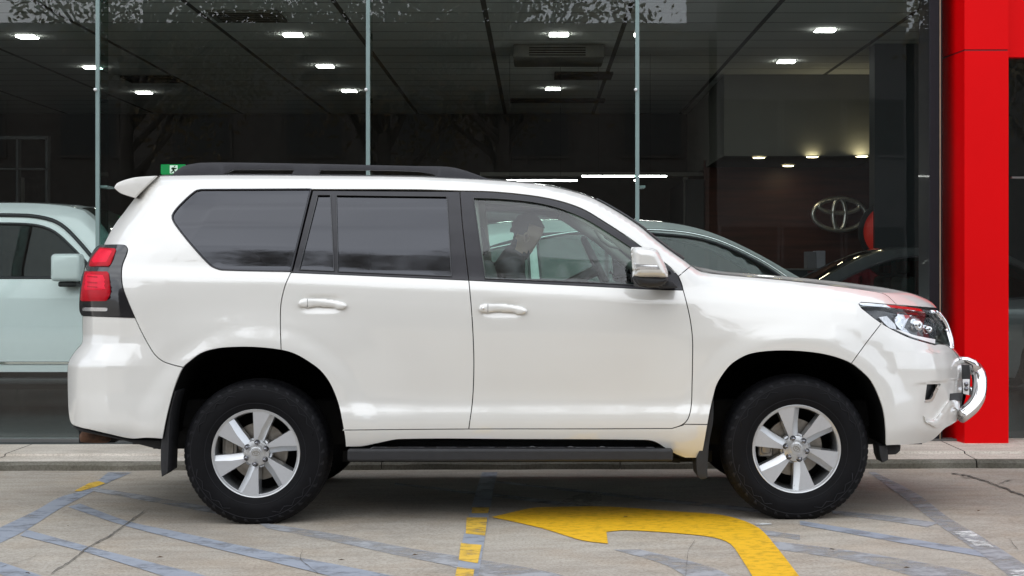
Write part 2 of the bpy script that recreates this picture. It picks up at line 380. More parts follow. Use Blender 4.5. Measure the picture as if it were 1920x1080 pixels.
dtop=dense([(583.5,355,1),(780,355.5),(862,357.8),(915.4,359),(969,363.4),(1016,369.7),(1057,379),(1095,393),(1132.6,415.4),(1173.6,442),(1211,469),(1252,497),(1265,510),(1272,518,1)])
bgap_up=dense([(862,357.8,1),(868,430),(879,525.6,1)])
bgap=dense([(879,525.6,1),(884,580),(887.5,640),(888.5,690),(886,750),(879,804,1)])
belt=dense([(545.5,511,1),(700,517.5),(780,521),(879,525.6),(1000,531.5),(1095,536),(1224,542.5),(1281,544,1)])
pill_seam=dense([(1272,518,1),(1284,508),(1296,498,1)])
fd_front=dense([(1281,544,1),(1289,575),(1295.4,606.6),(1298.5,638),(1298.5,672.7),(1297.6,720),(1296,760.7),(1290,785),(1279,796.5),(1260,803.5,1)])
sail=dense([(1272,518,1),(1278,532),(1281,544,1)])
dbot=dense([(1260,803.5,1),(1100,804.2),(879,804.5),(643.5,806.5,1)])
fen_low=dense([(1281,795.5,1),(1327,796,1)])
sill_bot=dense([(1315.6,859,1),(1285,859,1),(1267,852),(1250,842),(1227,828.5),(1207,825.5),(980,824),(750,824),(707,831.7),(677,837.5),(648,838,1)])
hood_n=dense([(1296,498,1),(1311,507.5),(1330,512),(1380,517),(1443,522.5),(1506,529),(1569,536.5),(1640,546.5),(1662,553),(1682,571,1)])
hl_top=dense([(1682,571.5,1),(1677,571.7),(1614.7,567),(1610.6,569.7),(1616,578,1)])
hl_low=dense([(1616,578,1),(1644,600),(1671.7,617),(1705,632.8),(1735.6,642),(1752.8,646.5,1)])
fb_seam=dense([(1653,606,1),(1625,642),(1596.7,681,1)])
nose=dense([(1752.8,646.5,1),(1760,645),(1774,647),(1788,657),(1797,670),(1803,684),(1804.5,705),(1804,730),(1800,765),(1794,790.6,1),(1784,797),(1771.7,804),(1757.8,818),(1744,828),(1719,832.8),(1660.6,835.6,1)])
rb_out=dense([(154,592,1),(154,615),(153.6,641.8),(146,652),(138.5,661),(129,676.5),(126.3,690),(126.8,749),(128.5,775),(133.8,794.5),(151,802),(167,805.5),(201,813.5),(245.5,822.8),(275,821.5),(305,823,1)])
qglass=closed([(377,355.5,1),(583,354.5,1),(545.3,509,1),(416.5,506),(405,503),(394,497),(363,464),(331.5,424.8),(323,409),(325,399.6),(341,380.7),(366,358.7)])
far_parts=[]
def both(name,P,m,parent=car,**k):
    fp=k.pop('farparent',None)
    o,mk=panel(name,P,SURF,m,parent,mirror=YC,**k); o2=mk(fp or parent); return o,o2
sp,sp2=both('side_panel',join(sub(roof_c,(1296,498),(294,330)),dpill_c,lamp_in,bump_seam,sub(arch_r,(343,688.6),(527,656.5)),rd_rear,cpill,dtop,pill_seam),M['paint'],holes=[qglass],hgap=.3)
fen,fen2=both('front_fender',join(hood_n,hl_top,sub(hl_low,(1616,578),(1653,606)),fb_seam,sub(arch_f,(1596.7,681),(1327,796)),fen_low[::-1],sub(fd_front,(1281,795.5),(1281,544)),sail[::-1],pill_seam),M['paint'])
fb,fb2=both('front_bumper',join(sub(hl_low,(1653,606),(1752.8,646.5)),nose,sub(arch_f,(1660.6,835.6),(1596.7,681)),fb_seam[::-1]),M['paint'],step=4,
   holes=[closed([(1738,720.6,1),(1763,719.7,1),(1752,743),(1746.7,751.7),(1733.6,754.4,1)],2)],hgap=0)
rb,rb2=both('rear_bumper',join(bump_seam[::-1],lamp_out[:0] if 0 else dense([(252.8,595.5,1),(207.7,594),(154,592,1)]),rb_out,sub(arch_r,(305,823),(343,688.6))),M['paint'],step=6)
rd,rd2=both('rear_door',join(sub(belt,(545.5,511),(879,525.6)),bgap,sub(dbot,(879,804.5),(643.5,806.5)),sub(arch_r,(643.5,806.5),(527,656.5)),rd_rear),M['paint'])
fd,fd2=both('front_door',join(sub(belt,(879,525.6),(1281,544)),fd_front,sub(dbot,(1260,803.5),(879,804.5)),bgap[::-1]),M['paint'])
both('sill_panel',join(dbot[::-1],dense([(1260,803.5,1),(1281,797,1)]),fen_low,sub(arch_f,(1327,796),(1315.6,859)),sill_bot,sub(arch_r,(648,838),(643.5,806.5))),M['paint'],step=6)
# window frames and glass
rg_a=closed([(596,365.5,1),(619.5,365.5,1),(626.3,508.6,1),(561,505.5,1)]); rg_b=closed([(630.5,366,1),(838,368.6,1),(846.5,518.3,1),(633.7,509.3,1)])
fgl=closed([(887.7,370.9,1),(937,372.8),(1000,379),(1047.6,390),(1095,409),(1136,433),(1186,466),(1222,494),(1240,510),(1246,538,1),(1183,534),(1095,529.8),(909.7,522.4,1)])
belt2=dense([(547.5,506,1),(700,512.5),(780,516),(878.6,520.6,1)])
def trim_off(P): return P
both('window_frame',join(cpill[::-1][:0] if 0 else dense([(586.3,356.5,1),(862,358.6,1)]),bgap_up,sub(belt,(879,525.6),(547,511)),dense([(548,511,1),(586.3,356.5,1)])),M['trim'],rd,holes=[rg_a,rg_b],off=-.003,hgap=0,step=10,farparent=rd2)
both('window_frame',join(sub(dtop,(862,357.8),(1272,518)),sail,sub(belt,(1281,544),(879,525.6)),bgap_up[::-1]),M['trim'],fd,holes=[fgl],off=-.003,hgap=0,step=10,farparent=fd2)
both('window_glass',rg_a,M['tint'],rd,off=-.010,gap=-2,step=10,lip=0,farparent=rd2)
both('window_glass',rg_b,M['tint'],rd,off=-.010,gap=-2,step=10,lip=0,farparent=rd2)
both('window_glass',fgl,M['fglass'],fd,off=-.010,gap=-2,step=10,lip=0,farparent=fd2)
both('quarter_window',qglass,M['tint'],sp,off=-.004,gap=2.2,step=10,lip=.004,farparent=sp2)
for fp_,pp in ((0,sp),(1,sp2)):   # rubber seal round the quarter window
    X=SURF(qglass[:,0],qglass[:,1]); X=far(X) if fp_ else X
    q=MB(); q.tube(X.tolist(),.0045,6,closed=True); q.out('window_seal',M['trim'],pp)
for pp,fp_ in ((rd,0),(rd2,1),(fd,0),(fd2,1)):  # slim black seals along the door glass
    for gl in ((rg_a,rg_b) if pp in (rd,rd2) else (fgl,)):
        X=SURF(gl[:,0],gl[:,1]); X=far(X) if fp_ else X
        q=MB(); q.tube(X.tolist(),.0028,6,closed=True); q.out('glass_seal',M['gloss'],pp)
# door handles
def handle(ox,oy,keyhole):
    grip=closed([(566,561),(578,558.8),(604,559.5),(628,562.5),(645,567),(651,573.5),(647,578.5),(634,580.5),(626,577),(590,575.5),(580,577.5),(566,576),(560,571),(561,564.5)],2)+np.array([ox,oy])
    for fpar,npar in (((rd2 if ox==0 else fd2),(rd if ox==0 else fd)),):
        o,mk=panel('door_handle',grip,SURF,M['paint'],npar,mirror=YC,step=2.2,off=.004,gap=0,lip=.02,puff=(8,.020),eps=.4); mk(fpar)
        sl=closed([(577.5,559,1),(578.5,559,1),(577.8,576.5,1),(576.8,576.5,1)],1)+np.array([ox,oy])
        q=MB(); A=SURF(np.array([577.6+ox]*8),np.linspace(560,576,8)+oy); A[:,1]-=.0235; q.tube(A.tolist(),.0012,5); q.out('handle_joint',M['plastic'],npar)
        if keyhole:
            c=SURF(569.+ox,568.5+oy); q=MB(); q.lathe([(0.0005,-.026),(.006,-.026),(.0065,-.02)],18,tuple(c)); q.out('key_lock',M['chrome'],npar)
handle(0,0,False); handle(337.5,9.5,True)
# character groove round the grip recess
# roof, windscreen, bonnet, tailgate: lofted across the car
def loft(name,N0,fun,m,parent=car,n=22,off=0,**k):
    ts=np.linspace(0,1,n); A=np.array(N0); rows=[]
    for t in ts: rows.append(fun(A,t))
    return grid(name,np.array(rows),m,parent,flip=k.pop('flip',False),**k)
def cross(A,t): B=A.copy(); B[:,1]=A[:,1]*(1-t)+(2*YC-A[:,1])*t; return B
top_s=sub(roof_c,(1117,373.8),(294,330)); RT=SURF(top_s[:,0],top_s[:,1]+.8)
def froof(A,t): B=cross(A,t); B[:,2]+=.035*(1-abs(2*t-1)**2.2); return B
loft('roof',RT,froof,M['paint'])
def fhl(A,t): B=cross(A,t); B[:,2]+=.035*(1-abs(2*t-1)**2.2)-.03; return B
loft('headliner',RT,fhl,M['beige'])
ws=sub(roof_c,(1281,486.5),(1117,373.8)); WS=SURF(ws[:,0],ws[:,1]+.6)
def fws(A,t): B=cross(A,t); s=1-abs(2*t-1)**2.5; B[:,0]+=.055*s; B[:,2]+=.004*s; return B
loft('windscreen',WS,fws,M['wglass'])
for A_ in (WS,far(WS)): q=MB(); q.tube((A_+np.array([.004,.0,.004])).tolist(),.007,6); q.out('windscreen_seal',M['gloss'],car)
# bonnet
hn=SURF(hood_n[:,0],hood_n[:,1])
cpx=dense([(1262,490),(1311,505.5),(1330,510.5),(1380,515),(1443,519.5),(1506,525),(1569,531.3),(1640,540.5),(1701,550),(1725,559),(1738,568),(1744.5,576)])
al=np.linspace(0,1,len(hn)); cl=np.r_[0,np.cumsum(np.linalg.norm(np.diff(cpx,axis=0),axis=1))]; cl/=cl[-1]
hnl=np.r_[0,np.cumsum(np.linalg.norm(np.diff(hood_n,axis=0),axis=1))]; hnl/=hnl[-1]
CP=W(np.interp(hnl,cl,cpx[:,0]),np.interp(hnl,cl,cpx[:,1]),YC)
def fhood(A,t):
    s=min(t,1-t)*2; B=cross(A,t); b=1-(1-s)**2.4; B[:,0]=A[:,0]*(1-b)+CP[:,0]*b; B[:,2]=A[:,2]*(1-b)+CP[:,2]*b; B[:,2]+=.012*math.exp(-((s-.35)/.12)**2)*np.interp(hnl,[0,.1,.8,1],[0,1,1,0]); return B
loft('bonnet',hn+np.array([0,.004,0]),fhood,M['paint'],n=40)
# tailgate and rear face of the bumper
def frear(bulge):
    def f(A,t): B=cross(A,t); B[:,0]-=bulge*(1-abs(2*t-1)**2.6); return B
    return f
TG=SURF(np.r_[dpill_c[:,0],lamp_out[::-1][:,0]][...],np.r_[dpill_c[:,1],lamp_out[::-1][:,1]])
kk=np.r_[dpill_c,[p for p in lamp_out[::-1] if p[0]<185]]; TG=SURF(kk[:,0]+.5,kk[:,1])
loft('tailgate',TG,frear(.05),M['paint'])
kk=rb_out[:np.argmin(abs(rb_out[:,0]-167)+999*(rb_out[:,1]<780))]; loft('bumper_face',SURF(kk[:,0]+.5,kk[:,1]),frear(.07),M['paint'],rb)
ws2=W(np.array([290,262,240.]),np.array([350,380,410.]),.42); ws2[:,0]-=.035
loft('rear_window',ws2,frear(.04),M['tint'])
# spoiler
spx=dense([(294,329.5,1),(262,331.5),(245.5,334),(220,343),(213.4,352.4,1),(226.6,362.5),(252,371,1)],3)
A=W(spx[:,0],spx[:,1],.30); rows=[]
for t in np.linspace(0,1,20):
    B=A.copy(); B[:,1]=.30+t*(2*YC-.60); rows.append(B)
g=grid('rear_spoiler',rows,M['paint'],car,flip=True)
cap=np.array([A]); P2=spx
o_=slab('spoiler_end',join(spx),.296,.33,M['paint'],g,bev=.004); slab('spoiler_end',join(spx),2*YC-.38,2*YC-.362,M['paint'],g,bev=.0)
bpy.data.objects.remove(bpy.data.objects['spoiler_end.001']); 
# ------------------------------------------------------------------ tail lamps
def lamp(side):
    pf=(lambda P,m,par,nm,**k: None)
lam,lam2=both('tail_lamp',join(lamp_in[::-1][:0] if 0 else lamp_in,lamp_out),M['gloss'],step=5,off=.004,gap=.4)
both('reflector_lens',closed([(189,466,1),(219.5,467.5,1),(209,495.6),(205,500.5,1),(168,500.5,1),(173,486)],3),M['red'],lam,step=4,off=.008,gap=0,puff=(5,.010),farparent=lam2)
both('reflector_lens',closed([(190,470,1),(214.5,471.5,1),(205.5,494.5,1),(175.5,494.5,1),(178,486)],3),M['redup'],lam,step=4,off=.0135,gap=0,puff=(4,.006),farparent=lam2)
both('brake_lens',closed([(161,510,1),(204.6,510.4,1),(208.5,545),(207,555),(201.4,564.5,1),(153,564.5,1),(155,545)],3),M['red'],lam,step=4,off=.008,gap=0,puff=(5,.012),farparent=lam2)
both('brake_lens',closed([(165,514,1),(201,514,1),(204,545,1),(160.5,545,1)],3),M['redup'],lam,step=4,off=.0135,gap=0,puff=(4,.007),farparent=lam2)
for vv in (519,529,537):
    both('lens_rib',closed([(170,vv,1),(188,vv+1.5,1),(188,vv+3.2,1),(170,vv+1.5,1)],2),M['red'],lam,step=3,off=.021,gap=0,lip=.006,farparent=lam2)
both('indicator_lens',closed([(157.4,576,1),(203,577,1),(203,583.5,1),(157.4,583,1)],3),M['clear'],lam,step=4,off=.008,gap=0,puff=(3,.005),farparent=lam2)
# ------------------------------------------------------------------ headlamps
hl_all=join(hl_top,hl_low,dense([(1752.8,646.5,1),(1762,630),(1768,612),(1757.8,585,1)]),dense([(1757.8,585,1),(1746.7,582),(1719,577),(1682,571.5,1)]))
HS=lambda u,v: W(u,v,Yd(u,v))
hd,hd2=both('headlight',hl_all,M['gloss'],step=6,off=-.035,gap=.6,lip=0)
both('lamp_bezel',join(dense([(1612,570,1),(1614.7,567),(1677,571.7),(1719,577),(1746.7,582),(1757.8,585,1)]),dense([(1757,589,1),(1746,586.4),(1719,581.6),(1677,576.5),(1619,572.2,1)])),M['chrome'],hd,step=5,off=-.004,gap=0,lip=.012,farparent=hd2)
both('running_light',closed([(1678,618,1),(1686,619),(1715,629),(1753,636.5,1),(1752.5,644.5,1),(1738,640.5),(1708,631.5,1)],3),M['white'],hd,step=5,off=.0025,gap=0,lip=.008,farparent=hd2)
both('indicator',closed([(1652,592,1),(1668,590,1),(1684,606,1),(1686,616,1),(1672,612)],3),M['clear'],hd,step=5,off=-.022,gap=0,lip=.01,farparent=hd2)
both('reflector_bowl',closed([(1688,586,1),(1712,588,1),(1700,612,1),(1712,624,1),(1694,617),(1682,600)],3),M['reflector'],hd,step=5,off=-.018,gap=0,puff=(8,.012),farparent=hd2)
for fp_,pp in ((0,hd),(1,hd2)):
    for (cu,cv,r) in ((1724,611,.033),(1743,618,.021)):
        c=SURF(cu,cv)+np.array([-.015,.035,0]); c=far(c) if fp_ else c
        q=MB(); q.lathe([(r*.2,.03),(r*.7,.035),(r*.96,.02),(r,.0),(r*1.08,-.002),(r*1.1,.01),(r*1.12,-.03)],28)
        th=math.radians(-38)*(1 if not fp_ else 1); R=Matrix.Rotation(math.radians(35 if not fp_ else 145),3,'Z')
        q.V=[tuple((R@Vector((v[0],-v[1],v[2])))+Vector(c)) for v in q.V]; q.out('projector_ring',M['chrome'],pp)
        q=MB(); n_=16
        q.lathe([(r*.86*math.cos(a),-r*.5*math.sin(a)) for a in np.linspace(0,1.5,7)],28)
        q.V=[tuple((R@Vector((v[0],v[1],v[2])))+Vector(c)) for v in q.V]; q.out('projector_lens',M['reflector'],pp)
both('lamp_cover',hl_all,M['lens'],hd,step=6,off=.001,gap=.8,lip=0,farparent=hd2)
# fog lamp recess
both('fog_recess',closed([(1735,718.5,1),(1765,717.5,1),(1753,744),(1748,754),(1731.6,757,1)],3),M['plastic'],fb,step=5,off=-.025,gap=0,lip=0,farparent=fb2)
both('fog_trim',closed([(1757.5,721,1),(1762.5,720.5,1),(1752,743),(1746.7,751.7),(1733.6,754.4,1),(1733.6,749.6,1),(1743,748),(1748,742,1),(1749.5,735,1)],2),M['chrome'],fb,step=3,off=.004,gap=0,lip=.016,farparent=fb2)
# grille and front face across the car
gn=dense([(1750,586,1),(1759,587),(1771,601),(1778,617),(1786,642),(1787.5,655,1)]); GN=SURF(gn[:,0],gn[:,1])
def fr(bx):
    def f(A,t): B=cross(A,t); B[:,0]+=bx*(1-abs(2*t-1)**2.2); return B
    return f
gr=loft('grille',GN-np.array([.02,0,0]),fr(.045),M['gloss'],flip=True)
for fr_ in (0,1):
    q=MB(); P=GN+np.array([-.008,.012,0]); P=far(P) if fr_ else P; q.tube(P[:max(4,len(P)//3)].tolist(),.013,10); q.out('grille_surround',M['chrome'],gr)
    q=MB(); P=GN[len(GN)//2:]+np.array([-.008,.02,0]); P=far(P) if fr_ else P; q.tube(P.tolist(),.011,10); q.out('grille_bar',M['chrome'],gr)
for t in np.linspace(.18,.82,5):
    P=fr(.045)(GN,t)[3:]; q=MB(); q.tube((P+np.array([.004,0,0])).tolist(),.016,8); q.out('grille_bar',M['chrome'],gr)
q=MB(); P=[fr(.05)(GN,t)[2]+np.array([-.008,0,.004]) for t in np.linspace(0,1,20)]; q.tube(P,.010,10); q.out('grille_surround',M['chrome'],gr)
kk=nose[(nose[:,0]>1770)]; kk=kk[:np.argmin(abs(kk[:,1]-791))+1]
loft('bumper_face',SURF(kk[:,0],kk[:,1]),fr(.075),M['paint'],fb,flip=True)
ik=W(np.array([1790,1796,1794.,1786]),np.array([700,715,745,770.]),.62); loft('lower_intake',ik+np.array([.05,0,0]),fr(.03),M['plastic'],flip=True)
# under-bumper skid
both('skid_trim',closed([(1730,779,1),(1733,792,1),(1752,801,1),(1761,796),(1778,768,1),(1785,763),(1794,769,1),(1797,760),(1789,750),(1776,752,1),(1750,786,1),(1741,787)],3),M['paint'],fb,step=4,off=.010,gap=0,puff=(7,.014),farparent=fb2)
both('intake_side',closed([(1781,738,1),(1803,736,1),(1802,752,1),(1788,752),(1780,756,1)],3),M['plastic'],fb,step=4,off=.003,gap=0,lip=.01,farparent=fb2)
both('washer_cover',closed([(1740,652),(1752,655),(1762,661),(1754,662),(1744,658)],3),M['paint'],fb,step=3,off=.002,gap=0,puff=(3,.005),farparent=fb2)
# nudge bar
Yn=.52
def PN(u,v,Y=Yn): return w1(u,v,Y)
path=[(1800,781),(1813,772),(1826,760),(1835,744),(1837,725),(1837,706),(1831,690),(1818,681),(1803,678)]
near=[Vector(PN(u,v,Yn+ .02*i)) for i,(u,v) in enumerate(path[:7])]
nb=MB(); c7=Vector(PN(1831,690,Yn+.14)); 
up=[tuple(p) for p in near]; tp=(near[-1].x-.03,0,near[-1].z+.012)
mid=[(tp[0],y,tp[2]) for y in np.linspace(Yn+.26,2*YC-Yn-.26,6)]
full=up+mid+[(p[0],2*YC-p[1],p[2]) for p in up[::-1]]
fd_=[]; 
for i in range(len(full)-1):
    a,b=Vector(full[i]),Vector(full[i+1]); fd_+= [a.lerp(b,k/4) for k in range(4)]
fd_.append(Vector(full[-1]))
for _ in range(6): fd_=[fd_[0]]+[(fd_[i-1]+fd_[i]*2+fd_[i+1])/4 for i in range(1,len(fd_)-1)]+[fd_[-1]]
nb.tube(fd_,.040,20); nudge=nb.out('nudge_bar',M['chrome'],car)
for yy in (Yn+.03,2*YC-Yn-.03):
    q=MB(); a=w1(1800,678,yy); b_=w1(1824,686,yy); q.tube([w1(1798,676,yy),w1(1812,675.5,yy),w1(1824,681,yy),w1(1831,694,yy)],[.020,.022,.026,.03],14); q.out('bar_stay',M['chrome'],nudge)
q=MB(); q.tube([w1(1826,735,Yn+.14)]+[(w1(1826,735,Yn+.14)[0]-.01,y,w1(1826,735,.6)[2]) for y in np.linspace(Yn+.2,2*YC-Yn-.2,6)]+[(w1(1826,735,Yn+.14)[0],2*YC-Yn-.14,w1(1826,735,Yn+.14)[2])],.025,14); q.out('cross_tube',M['chrome'],nudge)
for yy,s in ((Yn-.045,1),(2*YC-Yn+.035,-1)):
    br=slab('bar_bracket',join(dense([(1803.5,684,1),(1818,684,1),(1820,705,1),(1818,741,1),(1804,739,1)])),yy,yy+.008,M['plastic'],nudge,unproj=True,bev=.001) if s==1 else None
    if s==1:
        slab('bolt_plate',join(dense([(1805,711,1),(1818,711,1),(1817,741,1),(1806,738,1)],9)),yy-.008,yy-.002,M['white'],nudge,bev=.001)
        for vv in (720,729): 
            q=MB(); q.lathe([(.0002,-.012),(.0075,-.012),(.0085,-.006),(.012,-.005),(.012,0)],14,w1(1811.5,vv,yy-.008)); q.out('plate_bolt',M['nut'],nudge)
    elif s==-1:
        A=W(np.array([1803.5,1818,1820,1818,1804.]),np.array([684,684,705,741,739.]),Yn-.045); A=far(A); obj('bar_bracket',A,[(0,1,2,3,4)],M['plastic'],nudge)
# ------------------------------------------------------------------ roof rails
rail_o=dense([(321,329.5,1),(333,318),(345,311),(360,307.5),(378,305.3),(432,304.8),(600,307.5),(780,311.5),(843,313.2),(874,320.5),(906,332),(921,337.4,1)],4)
rail_b=dense([(921,337.4,1),(834,334,1)],6)
h1=closed([(419,326.3,1),(436,318.2,1),(552,318.2,1),(547,326.8,1)],5); h2=closed([(600,318.4,1),(700,319,1),(780,321.3),(808,325.4,1),(820,331,1),(700,328.6),(596,327.2,1)],5)
ro=join(rail_o,rail_b,dense([(834,334,1),(700,331),(500,329.6),(321,329.8,1)],6))
slab('roof_rail',ro,.385,.425,M['rail'],car,holes=[h1,h2],bev=.004)
V0=ro.copy(); X=W(ro[:,0],ro[:,1],.385)
r2=bpy.data.objects['roof_rail']; me=r2.data.copy(); 
for v in me.vertices: v.co.y=-v.co.y
me.flip_normals(); o=bpy.data.objects.new('roof_rail',me); S.collection.objects.link(o); o.parent=car; ORG[o.name]=ORG[car.name]
# ------------------------------------------------------------------ door mirrors
def mirror_part(name,pts,Y0,m,par,puffv,back=.12,step=3,farside=False):
    P=closed(pts,2)
    mp=lambda u,v: W(u,v,np.full_like(np.asarray(u,float),Y0))
    o,mk=panel(name,P,mp,m,par,mirror=YC,step=step,gap=0,lip=back*2 if False else .001,puff=puffv,eps=.3)
    return o,mk
mout=[(1184,481.5),(1183.6,471),(1189,464.2),(1203,463.4),(1221,465.5),(1233,471.5),(1243,488),(1250,503),(1252.5,516),(1249,521.3),(1232,521.3),(1189,518.3),(1186,505)]
mk_=closed(mout,2)
mm,mkf=panel('side_mirror',mk_,lambda u,v:W(u,v,np.full(np.shape(u),-.12)),M["paint"],car,mirror=YC,step=3,gap=0,lip=.02,puff=(16,.075),eps=.3); mm2=mkf(car)
def ext(name,P,Y0,Y1,m,par,par2,bev=.004):
    o=slab(name,P,Y0,Y1,m,par,bev=bev); me=o.data.copy()
    for v in me.vertices: v.co.y=-v.co.y
    me.flip_normals(); o2=bpy.data.objects.new(name,me); S.collection.objects.link(o2); o2.parent=par2; ORG[o2.name]=ORG[car.name]; return o,o2
ext('mirror_back',inset(mk_,1.2),-.118,-.03,M['plastic'],mm,mm2,.006)
pw,mkf=panel('mirror_base',closed([(1188,516),(1192.5,530),(1205,538),(1230,540),(1248,533),(1253,520),(1236,516)],2),lambda u,v:W(u,v,np.full(np.shape(u),-.11)),M['plastic'],mm,mirror=YC,step=3,gap=0,lip=.08,puff=(12,.05),eps=.3); mkf(mm2)
pw,mkf=panel('mirror_indicator',closed([(1192,495.3,1),(1233,497,1),(1238,505.2,1),(1192.5,504.3,1)],2),lambda u,v:W(u,v,np.full(np.shape(u),-.196)),M['clear'],mm,mirror=YC,step=2.5,gap=0,lip=.03,puff=(3,.006),eps=.3); mkf(mm2)
ext('mirror_arm',join(dense([(1236,520,1),(1262,528,1),(1272,540,1),(1240,541,1),(1225,536,1)],8)),-.09,.07,M['plastic'],mm,mm2)
# ------------------------------------------------------------------ arches, underbody, mudflaps, side steps
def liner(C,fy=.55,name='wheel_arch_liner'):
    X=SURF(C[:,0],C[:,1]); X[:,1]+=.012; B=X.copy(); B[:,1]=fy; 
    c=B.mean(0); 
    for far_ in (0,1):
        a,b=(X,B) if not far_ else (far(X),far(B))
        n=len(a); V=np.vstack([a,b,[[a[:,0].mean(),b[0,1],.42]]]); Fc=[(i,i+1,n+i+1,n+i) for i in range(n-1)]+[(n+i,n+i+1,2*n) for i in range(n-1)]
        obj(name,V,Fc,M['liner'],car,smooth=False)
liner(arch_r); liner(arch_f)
q=MB(); q.box(-2.15,2.15,.42,2*YC-.42,.46,.60); q.box(-1.05,.95,.40,2*YC-.40,.27,.33); q.box(-2.1,-1.8,.5,2*YC-.5,.33,.4); q.box(-1.0,.85,.16,2*YC-.16,.44,.52); q.box(-2.3,-2.05,.35,2*YC-.35,.52,.62)  # the low flat box is added to darken the ground beneath
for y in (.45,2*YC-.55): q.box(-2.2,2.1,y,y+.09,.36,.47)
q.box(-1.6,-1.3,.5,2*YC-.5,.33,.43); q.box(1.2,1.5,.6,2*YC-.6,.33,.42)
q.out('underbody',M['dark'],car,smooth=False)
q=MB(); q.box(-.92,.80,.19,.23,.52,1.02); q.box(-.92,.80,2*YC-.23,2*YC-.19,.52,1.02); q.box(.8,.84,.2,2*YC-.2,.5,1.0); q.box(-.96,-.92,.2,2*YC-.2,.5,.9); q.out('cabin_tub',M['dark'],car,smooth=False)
ext('mudflap',join(dense([(326,731,1),(330,735,1),(322,765),(318,800),(316,845),(314.5,886,1),(303,894.5,1),(301,870),(302.5,820),(310,775),(326,731,1)],4)),.02,.24,M['plastic'],car,car)
ext('mudflap',join(dense([(1338,744,1),(1337,790),(1330,830),(1327,870),(1326.5,896,1),(1316,899),(1308,893,1),(1306,862),(1311,845),(1322,800),(1333,757,1)],4)),.02,.25,M['plastic'],car,car)
ext('arch_flap',join(dense([(1648,836,1),(1664,836,1),(1666,862,1),(1655,868,1),(1650,855,1)],5)),.10,.26,M['plastic'],car,car)
ext('underguard',join(dense([(1662,834,1),(1689,834,1),(1688,845),(1680,852,1),(1664,853,1)],5)),.16,.30,M['plastic'],car,car)
ext('bumper_underside',join(dense([(133,797,1),(165,804,1),(245,822,1),(302,823,1),(304,840,1),(298,840),(230,823,1),(150,806,1)],6))+np.array([0,2.5]),.16,.4,M['plastic'],car,car)
def stepbar(P,Y0,Y1,m,nm): return ext(nm,P,Y0,Y1,m,car,car,.006)
xa_,xb_=w1(651,850,-.01)[0],w1(1262,850,-.01)[0]; zt_,zb_=w1(900,842,-.01)[2],w1(900,865,-.01)[2]
def stepmesh(y0,y1):
    q=MB(); q.rbox(xa_,xb_,y0,y1,zb_,zt_,.012,3); return q.out('side_step',M['plastic'],car,smooth=False)
sb=stepmesh(-.015,.15); sb2=stepmesh(2*YC-.15,2*YC+.015)
ext('step_tread',join(dense([(700,838,1),(1225,838.5,1),(1236,842.4,1),(690,842,1)],12)),.02,.14,M['gloss'],sb,sb2,.002)
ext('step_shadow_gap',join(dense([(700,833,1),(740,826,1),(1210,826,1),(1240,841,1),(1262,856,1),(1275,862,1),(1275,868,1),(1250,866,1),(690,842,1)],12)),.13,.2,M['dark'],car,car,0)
q=MB(); q.tube([w1(150,819,.42),w1(152,819,.42),w1(170,820,.44),w1(200,821,.46),w1(207,822,.46)],[.015,.028,.032,.028,.015],16); q.out('tow_hitch',M['rust'],car); slab('tow_bracket',join(dense([(148,807,1),(205,812,1),(222,824,1),(214,830,1),(148,831,1)],8)),.52,.6,M['dark'],car,bev=0)
q=MB(); q.rbox(w1(205,818,.7)[0],w1(300,818,.7)[0],.5,2*YC-.5,.375,.43,.01); q.out('tow_bar',M['dark'],car)
